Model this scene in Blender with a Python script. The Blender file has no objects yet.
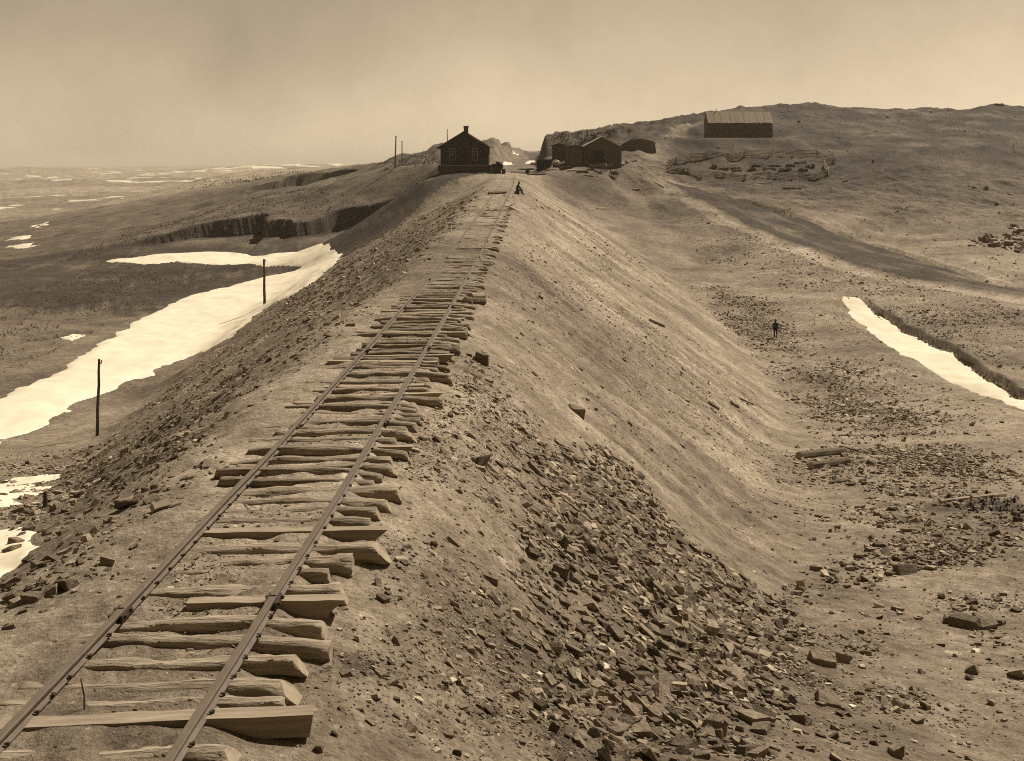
import bpy, bmesh, math, random
import numpy as np
from mathutils import Vector, Matrix, Euler

random.seed(7)
RNG = np.random.default_rng(11)
scene = bpy.context.scene
COL = scene.collection
F, CX, HY = 1150.0, 512.0, 160.0        # focal length in pixels, centre column, eye-level row
R = math.radians

# ------------------------------------------------------------------ helpers
def tag(o, label=None, cat=None, group=None, kind=None):
    if label: o['label'] = label
    if cat: o['category'] = cat
    if group: o['group'] = group
    if kind: o['kind'] = kind
    return o

def empty(name, loc, rz=0.0):
    o = bpy.data.objects.new(name, None)
    o.empty_display_size = 0.2
    o.location = loc
    o.rotation_euler = (0, 0, rz)
    COL.objects.link(o)
    return o

class MB:
    """collects shapes for ONE mesh"""
    def __init__(s): s.v = []; s.f = []; s.m = []
    def add(s, vs, fs, mi=0):
        b = len(s.v); s.v += [tuple(p) for p in vs]
        s.f += [tuple(i + b for i in f) for f in fs]; s.m += [mi] * len(fs)
    def box(s, c, d, rot=None, mi=0):
        x, y, z = d[0] / 2, d[1] / 2, d[2] / 2
        vs = [Vector(p) for p in ((-x,-y,-z),(x,-y,-z),(x,y,-z),(-x,y,-z),(-x,-y,z),(x,-y,z),(x,y,z),(-x,y,z))]
        if rot is not None:
            M = Euler(rot).to_matrix(); vs = [M @ p for p in vs]
        c = Vector(c)
        s.add([p + c for p in vs], [(0,3,2,1),(4,5,6,7),(0,1,5,4),(1,2,6,5),(2,3,7,6),(3,0,4,7)], mi)
    def tube(s, pts, rad, n=8, mi=0, cap=True, jit=0.0, flat=None):
        pts = [Vector(p) for p in pts]; rings = []
        rad = rad if hasattr(rad, '__len__') else [rad] * len(pts)
        vs = []
        for i, p in enumerate(pts):
            t = (pts[min(i+1, len(pts)-1)] - pts[max(i-1, 0)]).normalized()
            up = Vector((0,0,1)) if abs(t.z) < 0.9 else Vector((0,1,0))
            a = t.cross(up).normalized(); b = a.cross(t).normalized()
            for k in range(n):
                th = 2 * math.pi * k / n
                rr = rad[i] * (1 + random.uniform(-jit, jit))
                u, w = math.cos(th) * rr, math.sin(th) * rr
                if flat is not None: w = min(w, flat * rad[i])
                vs.append(p + a * u + b * w)
        fs = []
        for i in range(len(pts) - 1):
            for k in range(n):
                a0 = i*n+k; a1 = i*n+(k+1) % n
                fs.append((a0, a1, a1+n, a0+n))
        s.add(vs, fs, mi)
        if cap:
            b = len(s.v) - len(vs)
            s.f.append(tuple(b + k for k in reversed(range(n)))); s.m.append(mi if cap is True else cap)
            s.f.append(tuple(b + (len(pts)-1)*n + k for k in range(n))); s.m.append(mi if cap is True else cap)
    def prism(s, poly, y0, y1, mi=0):     # poly in (x,z), extruded along y
        n = len(poly)
        vs = [(p[0], y0, p[1]) for p in poly] + [(p[0], y1, p[1]) for p in poly]
        fs = [tuple(range(n)), tuple(reversed(range(n, 2*n)))] + [(i, i+n, (i+1) % n + n, (i+1) % n) for i in range(n)]
        s.add(vs, fs, mi)
    def build(s, name, mats, parent=None, smooth=False):
        me = bpy.data.meshes.new(name)
        me.from_pydata(s.v, [], s.f)
        mats = mats if isinstance(mats, (list, tuple)) else [mats]
        for m in mats: me.materials.append(m)
        me.polygons.foreach_set('material_index', s.m)
        bm = bmesh.new(); bm.from_mesh(me)
        bmesh.ops.recalc_face_normals(bm, faces=bm.faces); bm.to_mesh(me); bm.free()
        me.polygons.foreach_set('use_smooth', [bool(smooth)] * len(me.polygons))
        me.update()
        o = bpy.data.objects.new(name, me); COL.objects.link(o)
        if parent: o.parent = parent
        return o

def np_mesh(name, V, Fq, mats, smooth=False, attrs=None):
    """V (n,3), Fq (m,k) all polygons with k corners"""
    me = bpy.data.meshes.new(name)
    n, m, k = len(V), len(Fq), Fq.shape[1]
    me.vertices.add(n); me.vertices.foreach_set('co', np.ascontiguousarray(V, dtype=np.float32).ravel())
    me.loops.add(m * k); me.loops.foreach_set('vertex_index', np.ascontiguousarray(Fq, dtype=np.int32).ravel())
    me.polygons.add(m)
    me.polygons.foreach_set('loop_start', np.arange(0, m*k, k, dtype=np.int32))
    me.polygons.foreach_set('loop_total', np.full(m, k, dtype=np.int32))
    me.update(calc_edges=True)
    me.polygons.foreach_set('use_smooth', np.full(m, bool(smooth)))
    for a, arr in (attrs or {}).items():
        at = me.attributes.new(a, 'FLOAT', 'POINT'); at.data.foreach_set('value', np.asarray(arr, dtype=np.float32).ravel())
    for mt in (mats if isinstance(mats, (list, tuple)) else [mats]): me.materials.append(mt)
    o = bpy.data.objects.new(name, me); COL.objects.link(o)
    return o

# ------------------------------------------------------------------ noise
def _h(ix, iy, seed):
    n = (ix.astype(np.int64) * 374761393 + iy.astype(np.int64) * 668265263 + seed * 974634777) & 0xffffffff
    n = ((n ^ (n >> 13)) * 1274126177) & 0xffffffff
    n = (n ^ (n >> 16)) & 0xffff
    return n / 32767.5 - 1.0
def vnoise(x, y, seed=0):
    x = np.asarray(x, float); y = np.asarray(y, float)
    ix = np.floor(x); iy = np.floor(y); fx = x - ix; fy = y - iy
    fx = fx*fx*fx*(fx*(fx*6-15)+10); fy = fy*fy*fy*(fy*(fy*6-15)+10)
    a = _h(ix, iy, seed); b = _h(ix+1, iy, seed); c = _h(ix, iy+1, seed); d = _h(ix+1, iy+1, seed)
    return (a*(1-fx)+b*fx)*(1-fy) + (c*(1-fx)+d*fx)*fy
def fbm(x, y, scale, octv=4, seed=0, gain=0.5):
    t = 0; amp = 1.0; f = 1.0/scale
    for o in range(octv):
        t = t + amp * vnoise(x*f + 17.3*o, y*f - 9.1*o, seed + o); amp *= gain; f *= 2.03
    return t
def sstep(a, b, x):
    t = np.clip((x - a) / (b - a), 0, 1); return t*t*(3-2*t)
def smax(a, b, k):
    h = np.clip(0.5 + 0.5*(a-b)/k, 0, 1); return b*(1-h) + a*h + k*h*(1-h)

# ------------------------------------------------------------------ the line of the track
TD = np.array([-40, 9.4, 11.2, 14, 16.6, 23, 40, 60, 97, 115, 140, 190, 260, 400, 700.])
TX = np.array([-4.45, -3.42, -3.34, -3.24, -3.17, -3.01, -2.70, -2.20, -1.27, -0.95, -0.55, -0.17, 1.5, 6.5, 18])
TZD = np.array([-40, 9, 30, 42, 60, 80, 97, 115, 140, 190, 260, 300, 400, 700.])
TZ = np.array([-4.65, -4.65, -4.70, -4.72, -4.45, -3.95, -3.45, -3.15, -2.85, -2.35, -1.3, -0.4, 2.3, 0.0])
def smooth_interp(y, xs, ys, w=4.0):
    return (np.interp(y-w, xs, ys) + 2*np.interp(y, xs, ys) + np.interp(y+w, xs, ys)) / 4
def trx(y): return smooth_interp(y, TD, TX)
def trz(y): return smooth_interp(y, TZD, TZ)      # top of the rails

def P(px, py, d): return ((px-CX)/F*d, d, -(py-HY)/F*d)

# ------------------------------------------------------------------ natural ground: survey points (column, row, distance)
SURVEY = [
 # right side, valley head and floor
 (680,761,13),(850,761,15.5),(1024,761,18),(1400,761,17),(1400,600,28),(790,590,28.5),(900,600,28.5),(1024,620,27),(1024,520,40),(1400,520,40),
 (825,460,53),(1024,450,58.5),(1024,403,75),(920,400,85),(1400,420,75),(775,338,112),(740,300,130),(700,262,158),(640,218,182),
 (600,192,190),(600,206,184),(640,195,200),(843,297,130),(860,285,138),(960,345,98),(1010,375,88),
 (1024,300,125),(940,283,138),(860,268,150),(800,248,160),(750,230,170),(700,203,188),(680,190,200),(650,172,222),(1024,330,108),(1024,365,93),
 (752,202,198),(865,240,176),(1015,287,136),(720,190,212),(662,178,214),(1200,300,125),(1400,310,120),
 (690,185,220),(750,182,226),(820,182,226),(668,166,238),(740,157,250),(825,157,250),(705,138,262),(775,138,262),(740,139,258),
 (740,108,312),(640,130,300),(700,112,318),(660,121,310),(600,131,300),(560,134,285),(541,135,278),(780,107,320),(830,109,322),(880,113,330),(920,114,340),(960,112,340),(1000,108,340),(1040,109,340),(1200,108,335),(1500,112,330),
 (900,150,245),(1024,150,245),(900,185,212),(1024,195,205),(1024,245,165),(960,215,190),(1200,200,205),(1500,210,200),(1500,150,245),
 (850,125,290),(1000,125,290),(740,118,290),
 # behind the crest
 (540,138,360),(600,137,420),(700,130,450),(800,127,450),(900,132,460),(1024,128,460),(1300,130,460),(700,148,800),(1024,148,800),(1400,148,800),(540,158,800),
 # station ground
 (567,166,200),(590,164,206),(622,155,222),(640,147,250),(540,168,204),(530,164,250),(530,158,310),(531,153,400),
 (600,174,197),(615,176.5,199),(580,172,197),(626,168,211),(640,177,204),(645,164,214),(620,160.5,220),(629,159.5,228),(640,156,238),(650,152.5,244),(657,150,248),(665,155,244),(602,166,205),(617,166,207),
 (520,172,192),(541,160,272),(552,158,268),
 (470,172,183),(440,173,186),(425,180,176),(500,170,186),(445,164,230),(430,166,240),
 (497,138,292),(488,139,292),(478,141,292),(506,141,294),(512,146,298),(520,149,302),(497,160,262),(515,160,270),(497,148,275),
 (438,149,282),(410,157,290),(385,162,296),(370,167,300),(394,169,244),(350,176,262),
 (470,150,420),(420,164,420),(360,175,420),
 # left: slope foot, floor, near shoulder
 (350,250,200),(300,272,170),(270,290,150),(180,340,112),(100,330,118),(0,390,87),(0,440,70),(0,470,45),(0,500,27),(0,560,17),(-300,560,17),(-300,470,50),(-400,420,80),
 (0,300,142),(0,266,190),(60,263,200),(-300,290,150),(-300,262,200),(120,290,155),(200,262,190),
 (250,257,205),(340,249,209),(130,259,203),
 # hill above the borrow pit
 (75,257,206),(120,246,214),(160,235,219),(200,225,223),(264,214,227),(310,214,229),(345,209,230),(392,199,232),(412,203,226),(420,190,224),
 (130,233,252),(200,213,272),(260,193,288),(330,182,288),(380,178,262),(440,174,222),(60,252,230),(0,263,235),
 (250,201,330),(200,215,330),(320,186,318),(340,186,322),
 # second pit and ridge beyond
 (250,187,345),(277,180,348),(298,173,350),(324,172,350),(345,170,345),(364,169,335),(300,172,420),(230,186,420),
 (170,188,640),(200,179,640),(240,173,660),(290,171,680),(350,170,700),(400,169,700),(130,197,620),(80,208,600),
 (290,176,1000),(350,172,1000),(200,186,1000),
 # plain
 (0,240,580),(60,232,640),(-400,240,580),(-400,262,300),(0,220,850),(100,212,900),(0,200,1250),(-500,205,1150),(130,196,1250),(0,185,2000),(200,180,2200),(0,175,3400),(300,172,3600),
 (0,169,7000),(200,168.5,7000),(0,166.5,12500),(400,166,12500),(-800,180,2400),(-800,166,12500),(1024,164,3000),(1500,164,3000),(1024,165,12500),(2000,166,12500),(600,164,2500),
]
CP = np.array([P(*s) for s in SURVEY] + [(0,-12,-4.9),(14,-12,-5.0),(-16,-12,-4.9),(6,4,-5.1),(-9,5,-4.95),(40,-12,-6),(-45,-12,-5.5),(12,6,-6.6),(-14,8,-5.1)])
def _ab(x, y):
    q = np.maximum(y + 30, 4.0); return x/q, np.log(q)
_ca, _cb = _ab(CP[:,0], CP[:,1])
_D = np.hypot(_ca[:,None]-_ca[None], _cb[:,None]-_cb[None])
_n = len(CP)
_A = np.zeros((_n+3, _n+3)); _A[:_n,:_n] = _D + np.eye(_n)*1e-4
_A[:_n,_n] = 1; _A[:_n,_n+1] = _ca; _A[:_n,_n+2] = _cb; _A[_n:,:_n] = _A[:_n,_n:].T
_W = np.linalg.solve(_A, np.concatenate([CP[:,2], [0,0,0]]))
def natural(x, y):
    a, b = _ab(x, y); out = np.empty_like(a)
    fl = out.ravel(); fa = a.ravel(); fb = b.ravel()
    for i in range(0, fa.size, 40000):
        aa = fa[i:i+40000, None]; bb = fb[i:i+40000, None]
        d = np.sqrt((aa-_ca)**2 + (bb-_cb)**2)
        fl[i:i+40000] = d @ _W[:_n] + _W[_n] + _W[_n+1]*aa[:,0] + _W[_n+2]*bb[:,0]
    return fl.reshape(a.shape)

def polydist(x, y, pts):
    """distance to a polyline, signed side (+ = right of travel), and arc position 0..1"""
    best = np.full(x.shape, 1e9); side = np.zeros(x.shape); arc = np.zeros(x.shape)
    pts = np.asarray(pts, float); L = np.hypot(*np.diff(pts, axis=0).T); tot = L.sum(); acc = 0
    for i in range(len(pts)-1):
        ax, ay = pts[i]; bx, by = pts[i+1]; dx, dy = bx-ax, by-ay
        t = np.clip(((x-ax)*dx + (y-ay)*dy)/(dx*dx+dy*dy), 0, 1)
        d = np.hypot(x-ax-t*dx, y-ay-t*dy); m = d < best
        best = np.where(m, d, best); side = np.where(m, np.sign((x-ax)*dy - (y-ay)*dx), side); arc = np.where(m, (acc + t*L[i])/tot, arc)
        acc += L[i]
    return best, side, arc

def XY(px, py, d): p = P(px, py, d); return (p[0], p[1])
TRENCH = [XY(836,294,131), XY(880,323,116), XY(930,353,99), XY(980,380,86), XY(1024,398,78), XY(1100,430,70)]
ROAD_A = [XY(1200,322,122), XY(1024,304,125), XY(902,286,140), XY(809,258,158), XY(734,231,176), XY(685,200,194), XY(660,183,210), XY(640,168,226), XY(655,150,244), XY(690,126,290)]
ROAD_B = [XY(1200,312,130), XY(1015,287,136), XY(865,240,176), XY(752,202,198), XY(690,187,214), XY(655,172,222), XY(610,165,214), XY(560,168,200)]
PIT = [XY(60,258,204), XY(75,257,206), XY(120,246,214), XY(160,235,219), XY(200,224,223), XY(268,211,229), XY(264,219,223), XY(290,217,225), XY(294,221,223), XY(312,220,224), XY(340,212,229), XY(392,199,232), XY(409,203,226)]
PITX = np.array([p[0] for p in PIT]); PITY = np.array([p[1] for p in PIT])
_o = np.argsort(PITX); PITX = PITX[_o]; PITY = PITY[_o]; PITZ = np.array([P(60,258,204)[2]]+[-(q-160)/F*d for q, d in ((257,206),(246,214),(235,219),(224,223),(211,229),(219,223),(217,225),(221,223),(220,224),(212,229),(199,232),(203,226))])[_o]
PIT2 = [XY(250,187,345), XY(277,180,347), XY(298,173,350), XY(324,172.5,350), XY(340,170,346), XY(364,169.5,336)]
P2X = np.array([p[0] for p in PIT2]); P2Y = np.array([p[1] for p in PIT2])

def bank(x, y):
    """the embankment carrying the track"""
    s = x - trx(y); bed = trz(y) - 0.165
    gap = fbm(x*0.5, y, 2.6, 3, 71)
    inner = sstep(1.25, 0.85, s)
    bed = bed + inner*(0.006 + 0.034*fbm(x, y, 0.9, 3, 72)) - 0.075*sstep(0.75, 1.0, s)*sstep(40, 25, y) - 0.13*np.clip(gap - 0.15, 0, 1)*sstep(45, 30, y)*sstep(13, 16, y) + 0.066*sstep(34, 56, y)*inner + 0.02*sstep(-0.6, -1.0, s)
    mr = np.interp(y, [0, 25, 60, 115, 200], [0.80, 0.78, 0.72, 0.66, 0.6])
    ml = np.interp(y, [0, 20, 75, 125, 200], [0.60, 0.60, 0.603, 0.54, 0.5])
    wob = 0.22*fbm(x*0.3, y, 5.0, 3, 5)
    r = np.maximum(s - 0.85, 0); r1 = 2.0
    dr = np.where(r < r1, mr*r*r/(2*r1), mr*(r - r1/2))
    l = np.maximum(-s - 1.5 + wob, 0); l1 = 1.6
    dl = np.where(l < l1, ml*l*l/(2*l1), ml*(l - l1/2))
    return bed - dr - dl, s, r, l

def terrain(x, y):
    """height plus soil tone with some painted sunlight and shade"""
    base = natural(x, y)
    far = sstep(120, 300, y)
    base = base + fbm(x, y, 30, 4, 1)*0.36*sstep(60, 200, y) + fbm(x, y, 7, 4, 3)*(0.12 + 0.28*far) + fbm(x, y, 1.3, 3, 4)*0.05
    hr = sstep(150, 200, y)*sstep(430, 380, y)*sstep(14, 24, x); base = base + hr*(0.22*fbm(x, y, 11, 5, 11, .66) + 0.30*np.abs(fbm(x, y, 4, 4, 12, .65)) + 0.12*fbm(x, y, 1.6, 3, 14) - 0.1)
    kn = sstep(270, 300, y)*sstep(420, 370, y)*(x > 5); base = base + kn*1.3*np.clip(fbm(x, y*0.6, 14, 4, 13), -0.3, 1)*sstep(300, 318, y)
    big = sstep(500, 1500, y); base = base + fbm(x, y, 260, 5, 8)*9*big + np.clip(fbm(x, y, 900, 4, 9), -0.2, 1)*14*sstep(1500, 2600, y)*sstep(12000, 5000, y)
    # rocky ledges of the far cutting
    rk = sstep(255, 268, y)*sstep(420, 330, y)*sstep(60, 20, np.abs(x-8))*sstep(2.5, 6, np.abs(x - trx(y)))
    base = base + rk*(np.abs(fbm(x, y, 6, 4, 21))*1.5 - 0.4)
    pd = sstep(7, 2, np.maximum(np.abs(x-52.0)-8.5, np.abs(y-265)-4)); base = base*(1-pd) + 5.0*pd
    # ditch along the foot of the cart road, steep on its upper side
    d, sd, arc = polydist(x, y, TRENCH); u = d*sd
    u = u + 0.26*fbm(x, y, 3, 4, 31, .6)
    fade = sstep(0.0, 0.12, arc)
    wl = 3.2
    prof = -1.0*sstep(-wl-1.5, -0.4, -u)*0 
    left_side = sstep(-5.0, 0.0, -u)          # travel runs towards the viewer: the viewer's left is +u
    cut = np.where(-u < 0, sstep(4.5, 0.0, u), sstep(2.2, 1.9, -u))
    base = base - 0.70*cut*fade
    # cart roads
    dA, sA, aA = polydist(x, y, ROAD_A); dB, sB, aB = polydist(x, y, ROAD_B)
    wA = sstep(2.2, 1.2, dA); wB = sstep(2.0, 1.0, dB)
    base = base - 0.22*wA - 0.18*wB - 0.55*sstep(2.2, 1.2, dB)*(sB < 0)*sstep(125, 150, y)*sstep(215, 205, y)
    # borrow pits
    tone = np.full(x.shape, 1.0)
    yt = np.interp(x, PITX, PITY) + 0.45*fbm(x, y*0, 5, 4, 41, .6)
    t = yt - y
    inx = sstep(PITX[0], PITX[0]+12, x)*(x < PITX[-1]+0.5)
    floorz = -16.9 + 0.9*sstep(-45, -22, x)
    ztop = np.interp(x, PITX, PITZ)
    lob = 0.5 + 0.5*np.abs(fbm(x, y*0.15, 9, 2, 44))
    talus = np.maximum(0, ztop - floorz)*(0.25 + 0.22*lob)*np.clip(1 - t/(9 + 5*lob), 0, 1)
    cutz = floorz + talus
    mpit = (t > 0)*(t < 40)*inx
    hold = np.maximum(base, (ztop - 0.25)*sstep(-6, 0, t) + base*(1-sstep(-6, 0, t)))
    base = base*(1-inx*(t <= 0)) + hold*inx*(t <= 0)
    pitz = cutz + (1-sstep(0.05, 0.4, t))*np.maximum(ztop - 0.25 - cutz, 0)
    pitz = np.where(t > 14, np.minimum(base, pitz), pitz)
    base = base*(1-mpit) + pitz*mpit
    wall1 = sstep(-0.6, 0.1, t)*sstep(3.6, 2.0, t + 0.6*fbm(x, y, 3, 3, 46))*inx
    yt2 = np.interp(x, P2X, P2Y); t2 = yt2 - y
    in2 = (x > P2X[0])*(x < P2X[-1])
    m2 = (t2 > 0)*(t2 < 30)*in2
    hole = -11.5 + 3.0*np.clip(1 - t2/9, 0, 1)
    base = np.where(m2 > 0, np.minimum(base, hole + (1-sstep(0, 1.2, t2))*6), base)
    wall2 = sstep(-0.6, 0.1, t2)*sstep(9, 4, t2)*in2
    # embankment
    em, s, r, l = bank(x, y)
    onr = sstep(1.5, 4, r); onl = sstep(0.8, 3, l)
    em = em + onr*(fbm(s*0.12, y, 0.9, 3, 51)*0.07 + fbm(x, y, 2.3, 4, 52)*0.13) + onl*fbm(x, y, 1.6, 4, 53)*0.16
    em = em + fbm(x, y, 0.35, 3, 54)*0.026 + onr*fbm(s*0.25, y + 0.2*s, 0.45, 3, 56)*0.03*sstep(90, 40, y)
    em = em + onr*sstep(30, 20, y)*fbm(x, y, 1.2, 3, 55)*0.10
    lim = sstep(205, 188, y)
    em2 = em*lim + (em - 30)*(1-lim)
    z = smax(em2, base, 0.9)
    isem = sstep(-0.3, 0.4, em2 - base)
    # bed through the station and the cutting
    w = sstep(6.5, 3.2, np.abs(s))*sstep(180, 196, y)*sstep(600, 450, y)
    z = z*(1-w) + (trz(y) - 0.16)*w
    # level pad under the station house
    # ---------------- tone: how light the soil is, with some sunlight and shade painted in
    tone = tone*(1.0 + 0.11*fbm(x, y, 22, 4, 61) + 0.12*fbm(x, y, 3, 4, 62, .65))
    grass = sstep(150, 210, y)*(1-isem)*(x > 5)
    hillside = sstep(190, 240, y)*(1-isem)
    tone = tone*(1 - 0.48*grass*np.clip(0.85 + 0.35*fbm(x, y, 9, 3, 63), 0, 1) - 0.27*hillside)
    lf = (1-isem)*(x < -8)*sstep(60, 90, y)*sstep(420, 350, y)
    tone = tone*(1 - 0.30*lf)
    tone = tone*(1 + 0.10*isem*onr*sstep(28, 45, y) - 0.10*isem*onl)  # sunlight on the right face and shade on the left, painted into the tone
    # darker patchy streak on the upper fill, left of the stones
    dk = isem*sstep(2.0, 3.2, r)*sstep(8.0, 5.5, r)*sstep(34, 22, y)*sstep(9, 13, y)
    tone = tone*(1 - 0.17*dk*np.clip(0.6+fbm(x, y, 2.2, 3, 64), 0, 1.3))
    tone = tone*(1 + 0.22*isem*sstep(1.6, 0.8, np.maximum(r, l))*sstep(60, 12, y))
    strk = fbm(s*0.10, y + 0.10*s, 1.6, 4, 74)
    tone = tone*(1 + isem*onr*0.22*strk)
    wA2 = sstep(2.6, 0.9, dA + 0.5*fbm(x, y, 4, 3, 75)); wB2 = sstep(2.6, 0.9, dB + 0.6*fbm(x, y, 4, 3, 76))
    up = sstep(4.5, 1.5, dA + fbm(x, y, 5, 3, 78))*sstep(222, 240, y)
    yard = sstep(16, 6, np.hypot((x-27)/1.0, (y-222)/1.6))
    tone = tone*(1 + 0.45*wA2 + 0.30*wB2 + 0.65*up + 0.35*yard)
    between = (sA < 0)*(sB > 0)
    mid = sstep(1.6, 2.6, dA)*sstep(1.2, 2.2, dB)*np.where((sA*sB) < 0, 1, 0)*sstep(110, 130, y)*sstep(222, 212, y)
    tone = tone*(1 - mid*(0.74 + 0.34*fbm(aA*9.0, dA, 0.9, 3, 77) + 0.25*fbm(x, y, 6, 3, 66))*sstep(118, 145, y))  # shade of the bank between the roads, painted as darker soil
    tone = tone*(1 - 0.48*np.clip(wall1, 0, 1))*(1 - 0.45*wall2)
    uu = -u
    tone = tone*(1 - 0.40*sstep(1.75, 1.9, uu)*sstep(2.5, 2.25, uu)*fade)  # shadow on the steep ditch bank painted into the tone
    # dark worked soil by the wagons, burnt brush patch on the floor
    def blob(cx, cy, rx, ry): return sstep(1.15, 0.55, np.hypot((x-cx)/rx, (y-cy)/ry) + 0.25*fbm(x, y, 3, 3, 67))
    b1 = P(590,194,188); tone = tone*(1 - 0.35*blob(b1[0], b1[1], 6.5, 9))
    b3 = P(660,620,18.5); tone = tone*(1 - 0.15*blob(b3[0], b3[1], 4.5, 8))  # soil under the spill darkened: painted shade for depth between stones
    b2 = P(985,506,43); tone = tone*(1 - 0.5*blob(b2[0]+0.6, b2[1], 3.0, 1.3))
    # plain: pale flats, darker low hills
    pl = sstep(420, 560, y)
    tone = tone*(1 + pl*(0.42 + 0.6*np.clip(fbm(x*0.35, y, 190, 4, 68), -0.7, 0.9)))
    snow = sstep(0.52, 0.60, fbm(x*0.55, y, 42, 3, 69)*0.8 + 0.35*fbm(x, y, 500, 2, 70) - 0.16 + 0.20*sstep(1500, 2400, y))*sstep(620, 800, y)*sstep(5500, 3500, y)
    return z, np.clip(tone, 0.25, 2.2), snow

# ------------------------------------------------------------------ ground sheet (polar patch, denser where one stands)
OY = -14.0
a0 = np.concatenate([np.linspace(-62, -27, 30)[:-1], np.arange(-27, 27.01, 0.12), np.linspace(27, 62, 30)[1:]])
ANG = np.radians(a0)
rr = [3.0]
while rr[-1] < 13000:
    q = rr[-1]; k = 0.0042 if q < 420 else 0.010
    if q < 12: k = 0.02
    if 212 < q < 254 : k = 0.0011
    if 350 < q < 366: k = 0.002
    rr.append(q*(1+k))
RAD = np.array(rr)
GR, GA = np.meshgrid(RAD, ANG, indexing='ij')
GX = GR*np.sin(GA); GY = OY + GR*np.cos(GA)
GZ, GT, GS = terrain(GX, GY)
NR, NA = GX.shape
LR = np.log(RAD)
def zt(x, y):
    """ground height read off the finished sheet"""
    x = np.asarray(x, float); y = np.asarray(y, float)
    r = np.hypot(x, y-OY); a = np.arctan2(x, y-OY)
    i = np.clip(np.searchsorted(RAD, r)-1, 0, NR-2); j = np.clip(np.searchsorted(ANG, a)-1, 0, NA-2)
    u = np.clip((r-RAD[i])/(RAD[i+1]-RAD[i]), 0, 1); v = np.clip((a-ANG[j])/(ANG[j+1]-ANG[j]), 0, 1)
    return (GZ[i,j]*(1-u)+GZ[i+1,j]*u)*(1-v) + (GZ[i,j+1]*(1-u)+GZ[i+1,j+1]*u)*v
MD = np.exp(np.linspace(math.log(6), math.log(9000), 1500))
def hit(px, py, dmin=6.0):
    """where the line of sight through a pixel first meets the ground"""
    d = MD[MD >= dmin]
    g = zt((px-CX)/F*d, d) - (-(py-HY)/F*d)
    k = np.argmax(g > 0)
    if g[k] <= 0: k = len(d)-1
    if k > 0 and g[k] > 0:
        t = g[k-1]/(g[k-1]-g[k]); dd = d[k-1] + t*(d[k]-d[k-1])
    else: dd = d[k]
    x = (px-CX)/F*dd
    return Vector((x, dd, float(zt(x, dd))))

# ------------------------------------------------------------------ materials (everything in the warm browns of the albumen print)
def newmat(name):
    m = bpy.data.materials.new(name); m.use_nodes = True
    nt = m.node_tree; b = nt.nodes['Principled BSDF']
    b.inputs['Specular IOR Level'].default_value = 0.15; b.inputs['Roughness'].default_value = 0.95
    return m, nt, b
def node(nt, typ, **kw):
    n = nt.nodes.new(typ)
    for k, v in kw.items(): setattr(n, k, v)
    return n
def math_n(nt, op, a, b=None, clamp=False):
    n = node(nt, 'ShaderNodeMath', operation=op); n.use_clamp = clamp
    for i, v in enumerate((a, b)):
        if v is None: continue
        if isinstance(v, (int, float)): n.inputs[i].default_value = v
        else: nt.links.new(v, n.inputs[i])
    return n.outputs[0]
def sepia(nt, val):
    r = node(nt, 'ShaderNodeValToRGB'); e = r.color_ramp.elements
    e[0].position = 0.0; e[0].color = (0.012, 0.0075, 0.0045, 1)
    e[1].position = 1.0; e[1].color = (0.98, 0.86, 0.62, 1)
    for p, c in ((0.06, (0.062, 0.044, 0.029, 1)), (0.2, (0.205, 0.156, 0.101, 1)), (0.45, (0.45, 0.360, 0.242, 1))):
        k = e.new(p); k.color = c
    nt.links.new(val, r.inputs[0]); return r.outputs[0]
def noise(nt, vec, scale, detail=4, rough=0.55):
    n = node(nt, 'ShaderNodeTexNoise'); n.inputs['Scale'].default_value = scale; n.inputs['Detail'].default_value = detail; n.inputs['Roughness'].default_value = rough
    if vec is not None: nt.links.new(vec, n.inputs['Vector'])
    return n.outputs['Fac']
def simple(name, val, var=0.35, scale=3.0, rough=0.95, stretch=(1,1,1), bump=0.3, dist=0.01, spec=0.15, per_object=0.0):
    m, nt, b = newmat(name)
    tc = node(nt, 'ShaderNodeTexCoord'); mp = node(nt, 'ShaderNodeMapping'); mp.inputs['Scale'].default_value = stretch
    nt.links.new(tc.outputs['Object'], mp.inputs['Vector'])
    oi = node(nt, 'ShaderNodeObjectInfo')
    ad = node(nt, 'ShaderNodeVectorMath', operation='ADD'); nt.links.new(mp.outputs[0], ad.inputs[0])
    cb = node(nt, 'ShaderNodeCombineXYZ'); rs = math_n(nt, 'MULTIPLY', oi.outputs['Random'], 40.0)
    for k in range(3): nt.links.new(rs, cb.inputs[k])
    nt.links.new(cb.outputs[0], ad.inputs[1])
    n1 = noise(nt, ad.outputs[0], scale, 6, 0.6)
    f = math_n(nt, 'MULTIPLY_ADD', n1, var*2*val); nt.nodes[-1].inputs[2].default_value = val*(1-var)
    if per_object:
        po = math_n(nt, 'MULTIPLY_ADD', oi.outputs['Random'], per_object); nt.nodes[-1].inputs[2].default_value = 1-per_object/2
        f = math_n(nt, 'MULTIPLY', f, po)
    nt.links.new(sepia(nt, f), b.inputs['Base Color'])
    b.inputs['Roughness'].default_value = rough; b.inputs['Specular IOR Level'].default_value = spec
    if bump:
        bp = node(nt, 'ShaderNodeBump'); bp.inputs['Strength'].default_value = bump; bp.inputs['Distance'].default_value = dist
        nt.links.new(n1, bp.inputs['Height']); nt.links.new(bp.outputs[0], b.inputs['Normal'])
    return m

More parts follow.
